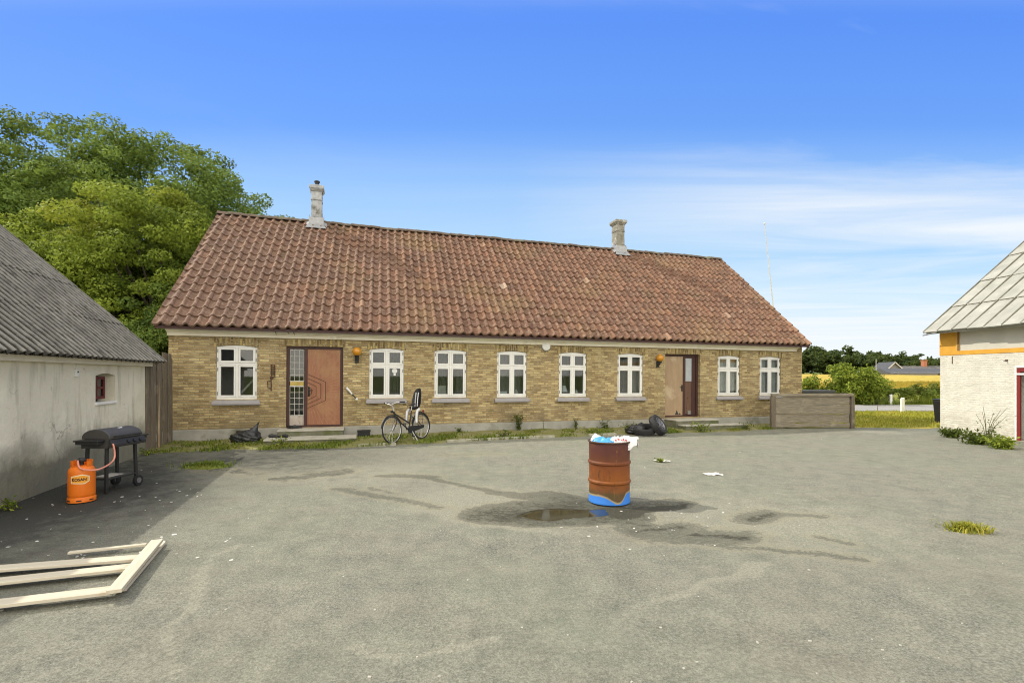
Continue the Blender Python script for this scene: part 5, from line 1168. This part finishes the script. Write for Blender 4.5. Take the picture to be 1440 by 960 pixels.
f_ = MB(); f_.lathe([(.09,-.004),(.09,.004)], 24, Matrix.Translation((bb.x,-.055,bb.z)) @ Matrix.Rotation(PI/2,4,'X')); f_.beam((bb.x,-.07,bb.z),(bb.x+.05,-.075,bb.z-.165), .022,.012,(0,1,0)); f_.beam((bb.x,.07,bb.z),(bb.x-.05,.075,bb.z+.165), .022,.012,(0,1,0)); f_.box(bb.x+.01,bb.x+.09,-.15,-.08,bb.z-.18,bb.z-.155); f_.box(bb.x-.09,bb.x-.01,.08,.15,bb.z+.155,bb.z+.18); f_.build('crank', M['blackmetal'], bk, 40)
f_ = MB(); f_.add([(bb.x-.1,-.066,bb.z-.09),(WB+.03,-.066,WR-.045),(WB+.05,-.066,WR+.03),(bb.x-.08,-.066,bb.z+.1)], [(0,1,2,3)]); f_.add([(bb.x-.1,-.074,bb.z-.09),(WB+.03,-.074,WR-.045),(WB+.05,-.074,WR+.03),(bb.x-.08,-.074,bb.z+.1)], [(3,2,1,0)]); f_.build('chain_guard', M['black'], bk)
f_ = MB(); f_.tube([(bb.x+.06,-.05,bb.z-.02),(bb.x+.06,-.22,-.005)], .011, 8); f_.tube([(bb.x+.06,.02,bb.z-.02),(bb.x+.07,-.10,.02)], .009, 6); f_.build('kickstand', M['silver'], bk, 40)
# child seat
sh = [(-.0,.0),(.0,.0)]
def shell(name, secs, mat, th=.02):
    b = MB(); n = 9
    for (x, z, w_, dep, tilt) in secs:
        for k in range(n):
            q = k/(n-1)*2-1; b.v.append((x - dep*abs(q)**2.2, q*w_, z + tilt*abs(q)**2.2))
    for i in range(len(secs)-1):
        for k in range(n-1): b.f.append([i*n+k, i*n+k+1, (i+1)*n+k+1, (i+1)*n+k]); b.m.append(0)
    o = b.build(name, mat, bk, 60, fix=False); s_ = o.modifiers.new('Solid', 'SOLIDIFY'); s_.thickness = th; o.modifiers.new('Sub', 'SUBSURF').render_levels = 2; return o
cs = shell('child_seat', [(.80,.80,.13,0,.07),(.92,.79,.15,0,.09),(1.03,.83,.16,.08,.05),(1.08,.95,.165,.10,0),(1.11,1.10,.16,.09,0),(1.135,1.22,.145,.08,0),(1.15,1.33,.115,.06,-.02),(1.155,1.37,.07,.03,-.01)], M['black'])
for y in (-.04, .04): MB().tube([(1.055,y,1.25),(1.0,y,1.05),(.97,y,.88)], .014, 6).build('harness_strap', M['silver'], cs, 50)
f_ = MB()
for y in (-.17, .17): f_.tube([(.88,y,.80),(.80,y,.76),(.76,y,.62),(.74,y,.47),(.70,y*.95,.46)], [.045,.04,.04,.045,.04], 10)
f_.build('foot_rest', M['silver'], cs, 50)
f_ = MB(); f_.tube([(1.0,0,.78),(.85,0,.66),(.76,0,.60)], .012, 8); f_.build('seat_mount', M['steel'], cs, 40)
# ------------------------------------------------------------------ horizontal plank screen at right
z_g = -.07
ps = empty('plank_screen', (10.38, 17.2, z_g), 0, 'low grey screen of wide rough horizontal planks in front of the house corner', 'fence')
x0, x1 = -1.38, 1.38; hh = [(.02,.165),(.178,.455),(.468,.79),(.803,1.078)]
for k, (a_, b_) in enumerate(hh):
    n = 14; up = [(x0+.1+(x1-x0-.2)*i/n, b_ + random.gauss(0,.012) + .012*math.sin(i*.9+k)) for i in range(n+1)]; lo = [(x0+.1+(x1-x0-.2)*i/n, a_ + random.gauss(0,.006)) for i in range(n+1)]
    MB().prism(lo + up[::-1], -.018+.022*(k % 2), .018+.022*(k % 2)).build('plank', M['grey_wood'], ps, bevel=.006)
MB().box(x0-.03, x1+.03, -.06, .08, 1.085, 1.18).build('top_rail', M['grey_wood'], ps, bevel=.012)
for x in (x0, x1): MB().box(x-.055, x+.10 if x < 0 else x+.055, -.05, .09, -.1, 1.083).build('post', M['grey_woodv'], ps, bevel=.008)
# ------------------------------------------------------------------ right barn
BA = math.atan2(-.998, .057); bx_, by_ = 13.85, 16.1; bz = -.10
barn = empty('barn', (bx_, by_, bz), BA, 'white painted brick barn with ochre band and pale sheet roof at the right', 'barn')
BM = Matrix.Translation((bx_, by_, bz)) @ Matrix.Rotation(BA, 4, 'Z')
BL, BD = 11.0, 9.0; ZB = 3.26; dop = (2.27, 4.1, .04, 2.10, 0)
mb = MB(); wall(mb, 0, BL, -.1, 2.47, [dop], .32); wall(mb, 0, BL, -.1, ZB, [], .3, y=BD-.3)
for xx in (0, BL): mb.add([(xx,0,-.1),(xx,BD,-.1),(xx,BD,ZB),(xx,BD/2,ZB+BD/2*.86),(xx,0,ZB)], [(0,1,2,3,4) if xx == BL else (4,3,2,1,0)])
mb.box(.3, BL-.3, 3.4, 3.5, 0, 3.1, 1); mb.box(.3, BL-.3, .33, BD-.31, -.05, -.01, 1)
mb.build('wall', [M['whitebrick'], M['dark']], barn)
mb = MB(); mb.box(-.012, .66, -.015, .3, 2.472, 3.24); mb.box(.66, BL, -.015, .3, 2.472, 2.60); mb.build('ochre_band', M['ochre'], barn, bevel=.006)
MB().box(.662, BL, .01, .06, 2.602, 3.25).build('board_panel', M['greypanel'], barn)
MB().box(.60, .66, -.02, -.0155, 2.60, 3.22).build('batten', M['grey_woodv'], barn)
# roof sheets
ey, ez = -.42, 3.24; ry = BD/2; rz_ = ez + (ry-ey)*.86; sl = math.hypot(ry-ey, rz_-ez); cyy, czz = (ry-ey)/sl, (rz_-ez)/sl
mb = MB(); sm = MB(); x0, x1 = -.12, BL+.2; ns = 23; rows = 5
for back in (0, 1):
    f = (lambda y: 2*ry-y) if back else (lambda y: y)
    for r_ in range(rows):
        for k in range(ns):
            xa, xb = x0+(x1-x0)*k/ns, x0+(x1-x0)*(k+1)/ns; s0, s1 = sl*r_/rows-.05+random.gauss(0,.012), sl*(r_+1)/rows+.02; j = random.gauss(0,.004)
            Pt = lambda x, s_, h: (x, f(ey+s_*cyy-h*czz), ez+s_*czz+h*cyy)
            mb.add([Pt(xa,s0,.035+j),Pt(xb,s0,.035-j),Pt(xb,s1,.012),Pt(xa,s1,.012),Pt(xa,s0,.0+j),Pt(xb,s0,.0-j)], [(0,1,2,3),(4,5,1,0)])
    for k in range(ns+1):
        x = x0+(x1-x0)*k/ns; q = [( x, f(ey+s_*cyy-.03*czz), ez+s_*czz+.03*cyy) for s_ in (-.03, sl)]; sm.beam(q[0], q[1], .035, .035)
rf = mb.build('roof', M['sheet'], barn); sm.build('seam', M['seam'], rf)
mb = MB()
for k in range(ns):
    for r_ in range(1, rows):
        if random.random() < .8:
            xa = x0+(x1-x0)*(k+.12)/ns; xb = x0+(x1-x0)*(k+.88)/ns; s_ = sl*r_/rows-.05; mb.beam((xa, ey+s_*cyy-.045*czz, ez+s_*czz+.045*cyy), (xb, ey+s_*cyy-.045*czz, ez+s_*czz+.045*cyy), .03, .02)
mb.build('lap_strip', M['lead'], rf)
mb = MB(); mb.beam((-.08, ey+.03, ez-.04), (-.08, ry, rz_-.04), .03, .12); mb.beam((-.08, 2*ry-ey-.03, ez-.04), (-.08, ry, rz_-.04), .03, .12); mb.box(-.05, BL+.1, ey+.05, ey+.09, ez-.08, ez-.01); mb.box(-.05, BL+.1, ey+.09, .0, ez-.03, ez-.012); mb.build('eave_board', M['sheet'], rf)
MB().tube([(-.2, ey+.02, ez-.10), (.35, ey-.03, ez-.05)], .02, 8).build('drip_bar', M['zinc'], rf)
# barn door
x0, x1, z0, z1 = dop[:4]
mb = MB(); mb.box(x0, x0+.045, -.012, .10, z0, z1); mb.box(x0+.0455, x1, -.012, .10, z1-.05, z1); mb.box(x1-.045, x1, -.012, .1, z0, z1-.051); tf = mb.build('door_trim', M['winwhite'], barn)
mb = MB(); mb.box(x0+.046, x0+.135, .0, .04, z0, z1-.052); mb.box(x0+.136, x1-.046, .0, .04, z1-.16, z1-.052); mb.box(x1-.135, x1-.046, .0, .04, z0, z1-.161); df = mb.build('door_frame', M['redpaint'], barn, bevel=.006)
MB().box(x0+.05, x1-.05, -.03, -.002, z1-.25, z1-.20).build('cross_bar', M['winwhite'], df)
MB().box(x0-.25, x1, -.30, .02, -.03, .035).build('threshold', M['grey_wood'], barn, bevel=.01)
o = MB().tube([BM @ Vector((x0+.42,.55,.02)), BM @ Vector((x0+.40,.50,1.1)), BM @ Vector((x0+.62,.45,1.85))], .03, 8).build('plastic_pipe', M['paper'], None, 50); tag(o, 'white pipe leaning inside the open red barn door', 'pipe')
b = MB(); b.lathe([(.16,0),(.20,.45),(.21,.45),(.215,.48)], 20); o = b.build('bucket', M['bluebag'], None, 40); o.location = BM @ Vector((x0+.62,.62,-.0)); tag(o, 'blue tub just inside the red barn door', 'tub')
b = MB(); b.box(-.035,.035,-.02,0,-.02,.02); b.tube([(0,-.01,0),(.0,-.09,-.02)], .01, 6)
o = b.build('wall_hook', M['rustiron'], None); o.matrix_world = BM @ Matrix.Translation((2.05,0,2.26)); tag(o, 'small dark hook on the white wall above the red door', 'hook')
b = MB(); b.box(-.008,.008,-.015,0,-.14,.10); o = b.build('wall_strip', M['rustiron'], None); o.matrix_world = BM @ Matrix.Translation((.42,0,2.34)); tag(o, 'short dark iron strap on the white wall under the ochre block', 'strap')
# bin behind barn corner
r = empty('wheelie_bin', (16.50, 18.9, -.2), .1, 'dark bin standing behind the white barn corner', 'bin')
MB().add([(-.22,-.25,.03),(.22,-.25,.03),(.22,.25,.03),(-.22,.25,.03),(-.28,-.3,.98),(.28,-.3,.98),(.28,.3,.98),(-.28,.3,.98)], [(3,2,1,0),(4,5,6,7),(0,1,5,4),(1,2,6,5),(2,3,7,6),(3,0,4,7)]).build('bin_body', M['black'], r, bevel=.02)
MB().box(-.30,.30,-.34,.32,.985,1.03).build('lid', M['black'], r, bevel=.02)
# ------------------------------------------------------------------ far things
fp = empty('flagpole', (16.35, 30, -.1), 0, 'thin leaning white flagpole behind the right end of the house', 'flagpole')
MB().tube([(0,0,0),(-.55,0,5.4),(-1.12,0,10.9)], [.05,.036,.02], 12).build('pole', M['flagpole'], fp, 50); MB().lathe([(.0,0),(.06,.02),(.07,.06),(.04,.1),(0,.11)], 12, Matrix.Translation((-1.13,0,10.9)), cap=False).build('finial', M['flagpole'], fp, 50)
for px, yb, lb in ((1252.5, 30.5, 'white road marker post, farther one beyond the road'), (1269, 24.6, 'white road marker post, nearer one on the grass edge')):
    x = (px-720)/F*yb; b = MB(); h_ = .68 if yb > 28 else .74; b.prism([(-.075,0),(.075,0),(.07,h_-.02),(.04,h_),(-.07,h_-.05)], -.06, .06); o = b.build('marker_post', M['white_post'], None, bevel=.01); o.location = (x, yb, float(gz(np.array(x), np.array(yb)))); tag(o, lb, 'road post', 'white posts along the road')
x = (1232-720)/F*25.3; o = MB().tube([(0,0,0),(.02,0,.42)], .012, 6).build('marker_stick', M['rustiron'], None); o.location = (x, 25.2, -.1); tag(o, 'thin dark stick standing at the edge of the road', 'stick')
def far_at(px, y): x = (px-720)/F*y; return Vector((x, y, float(far_z(np.array(x), np.array(y*1.)))))
def gable_house(p, rz, w_, d_, h_, rh, wallm, roofm, name, label, cat, wins_=(), chim=None):
    r = empty(name, p, rz, label, cat); b = MB(); b.box(-w_/2, w_/2, -d_/2, d_/2, -.5, h_); b.prism([(-w_/2, h_+.001), (w_/2, h_+.001), (0, h_+rh)], -d_/2, d_/2); b.build('wall', wallm, r)
    b = MB(); sl_ = math.hypot(w_/2+.4, rh*(w_/2+.4)/(w_/2))
    for s_ in (-1, 1): b.prism([(0, h_+rh+.03), (s_*(w_/2+.4), h_-.4*rh/(w_/2)+.03), (s_*(w_/2+.4), h_-.4*rh/(w_/2)+.2), (0, h_+rh+.22)], -d_/2-.5, d_/2+.5)
    rf_ = b.build('roof', roofm, r)
    for (x, z, ww_, hh_) in wins_:
        f_ = MB().box(x-ww_/2-.08, x+ww_/2+.08, -d_/2-.05, -d_/2-.001, z-.08, z+hh_+.08).build('window', M['winwhite'], r); MB().box(x-ww_/2, x+ww_/2, -d_/2-.07, -d_/2-.051, z, z+hh_).build('pane', M['dark'], f_)
    b = MB()
    for s_ in (-1, 1): b.beam((0,-d_/2-.52,h_+rh+.12),(s_*(w_/2+.42),-d_/2-.52,h_-.4*rh/(w_/2)+.08), .06, .22)
    b.build('barge_board', M['farwhite'], r)
    if chim:
        c = MB().box(chim-.45, chim+.45, -1, -.1, h_+rh*.3, h_+rh+1.5).build('chimney', M['redbrick'], rf_, bevel=.03); MB().box(chim-.52, chim+.52, -1.07, -.03, h_+rh+1.501, h_+rh+1.65).build('chimney_cap', M['redbrick'], c)
    return r
p = far_at(1247, 126); gable_house(p, R(-8), 4.0, 6, 1.3, 2.0, M['greyhouse'], M['slate'], 'house', 'small grey gabled house far beyond the field, before the wood', 'house', ((-1.0,.3,.6,.8),(1.0,.3,.6,.8)))
def long_barn(px, y, w_, h_, rh, label, chim=False, wm='farwhite', rz=0):
    p = far_at(px, y); r = empty('farm_building', p, rz, label, 'farm building'); MB().box(-w_/2, w_/2, -3, 3, -.5, h_).build('wall', M[wm], r)
    b = MB(); b.prism([(-3.6, h_-.25), (3.6, h_-.25), (0, h_+rh)], -w_/2-.4, w_/2+.4, axis='x'); rf_ = b.build('roof', M['slate'] if not chim else M['corr_plain'], r)
    MB().box(w_*.1, w_*.4, -3.06, -3.001, .1, h_-.35).build('opening', M['dark'], r)
    if chim: 
        c = MB().box(-1.05, -.15, -.6, .3, h_+rh*.3, h_+rh+1.3).build('chimney', M['redbrick'], rf_); MB().box(-1.12, -.08, -.67, .37, h_+rh+1.301, h_+rh+1.5).build('chimney_cap', M['redbrick'], c)
long_barn(1292, 112, 17, .9, .9, 'low grey farm building with dark shallow roof, right of the grey gabled house')
long_barn(1302, 128, 14, 1.6, 1.0, 'pale roofed farm building with an orange brick chimney, farther right', True)
# dark planter-like box above the plank screen
p = far_at(1142, 24.2); b = MB(); b.box(-.85,.85,-.35,.35,0,1.02); b.box(-.9,.9,-.4,.4,1.021,1.12); o = b.build('garden_box', M['slate'], None, bevel=.02); o.location = p; tag(o, 'dark grey box seen over the plank screen beside the house corner', 'box')
o = MB().tube([(0,0,0),(0,0,6.2)], .05, 8).build('lamp_pole', M['flagpole'], None); o.location = far_at(1232, 110); o.scale = (1,1,.62)
tag(o, 'thin pale pole standing left of the far grey house', 'pole')
# ------------------------------------------------------------------ light
EL = 40.7; sdx, sdy = .939, -.345
W = bpy.data.worlds.new('World'); S.world = W; W.use_nodes = True; nt = W.node_tree; nn = nt.nodes; bg = nn['Background']
class WN(N):
    def __init__(s): s.t = nt; s.n = nn; s.tc = nn.new('ShaderNodeTexCoord')
w = WN()
sky = nn.new('ShaderNodeTexSky'); sky.sky_type = 'NISHITA'; sky.sun_disc = False; sky.sun_elevation = R(EL); sky.sun_rotation = math.atan2(-sdx, -sdy); sky.air_density = 1.0; sky.dust_density = .6; sky.ozone_density = 2.0
sp = w.new('SeparateXYZ'); w.link(w.tc.outputs['Generated'], sp.inputs[0]); z = sp.outputs[2]
K = 10.0
blue = w.mix(1., sky.outputs[0], (.95, 1.15, 1.6), 'MULTIPLY')
K = 8.0
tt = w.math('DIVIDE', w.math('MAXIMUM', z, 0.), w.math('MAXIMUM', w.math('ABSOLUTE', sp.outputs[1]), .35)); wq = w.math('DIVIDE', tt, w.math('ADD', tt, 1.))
grad = w.ramp(wq, [(0., (.93*.8,.985*.8,.8)), (.065, (.86*.8,.96*.8,.8)), (.14, (.68*.8,.88*.8,.80)), (.21, (.46*.8,.73*.8,.80)), (.275, (.33*.8,.60*.8,.8)), (.335, (.165*.8,.40*.8,.8)), (.42, (.115*.8,.32*.8,.8)), (.50, (.45*.8,.6*.8,.8)), (.58, (.80,.80,.78))])  # last stops whiten the unseen overhead sky, added as neutral fill
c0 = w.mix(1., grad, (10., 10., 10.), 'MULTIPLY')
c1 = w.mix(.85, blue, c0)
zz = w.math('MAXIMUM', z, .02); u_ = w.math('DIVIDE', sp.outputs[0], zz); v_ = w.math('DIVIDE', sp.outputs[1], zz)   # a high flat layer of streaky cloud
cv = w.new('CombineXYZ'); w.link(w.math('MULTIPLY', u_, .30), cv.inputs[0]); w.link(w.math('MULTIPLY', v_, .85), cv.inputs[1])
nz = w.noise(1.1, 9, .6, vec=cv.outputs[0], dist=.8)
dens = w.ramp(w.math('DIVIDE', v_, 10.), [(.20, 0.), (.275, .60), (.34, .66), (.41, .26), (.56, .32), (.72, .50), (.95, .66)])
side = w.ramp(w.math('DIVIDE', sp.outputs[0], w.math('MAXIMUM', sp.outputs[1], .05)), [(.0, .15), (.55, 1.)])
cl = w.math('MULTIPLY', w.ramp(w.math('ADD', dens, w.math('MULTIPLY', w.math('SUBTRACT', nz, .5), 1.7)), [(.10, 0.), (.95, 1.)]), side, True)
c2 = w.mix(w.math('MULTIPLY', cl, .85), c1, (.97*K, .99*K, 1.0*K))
# unseen bright cloud bank, added behind the camera to fill the shaded front
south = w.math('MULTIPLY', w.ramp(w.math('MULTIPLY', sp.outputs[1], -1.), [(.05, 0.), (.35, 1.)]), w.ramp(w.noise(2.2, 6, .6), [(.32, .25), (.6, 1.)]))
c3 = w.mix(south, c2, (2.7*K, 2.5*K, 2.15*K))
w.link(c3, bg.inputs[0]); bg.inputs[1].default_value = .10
sl_ = bpy.data.lights.new('sun', 'SUN'); sl_.energy = 2.9; sl_.angle = R(.6); sl_.color = (1, .93, .80)
so = bpy.data.objects.new('sun', sl_); COL.objects.link(so); d = Vector((sdx*math.cos(R(EL)), sdy*math.cos(R(EL)), -math.sin(R(EL)))); so.rotation_euler = d.to_track_quat('-Z', 'Y').to_euler(); so.location = (-30, 5, 30)
# ------------------------------------------------------------------ camera
cam = bpy.data.cameras.new('camera'); co = bpy.data.objects.new('camera', cam); COL.objects.link(co); co.location = (0, 0, HC); co.rotation_euler = (R(90), 0, 0)
cam.sensor_width = 36; cam.lens = 36*F/1440; cam.shift_y = (HY-480)/1440; cam.clip_end = 6000; cam.clip_start = .05
S.camera = co
S.view_settings.view_transform = 'Standard'; S.view_settings.look = 'None'; S.view_settings.gamma = 1; S.view_settings.use_curve_mapping = False; S.view_settings.exposure = .32
S.cycles.filter_width = 1.05; S.cycles.max_bounces = 6; S.cycles.diffuse_bounces = 3; S.cycles.transparent_max_bounces = 8; S.cycles.use_denoising = True
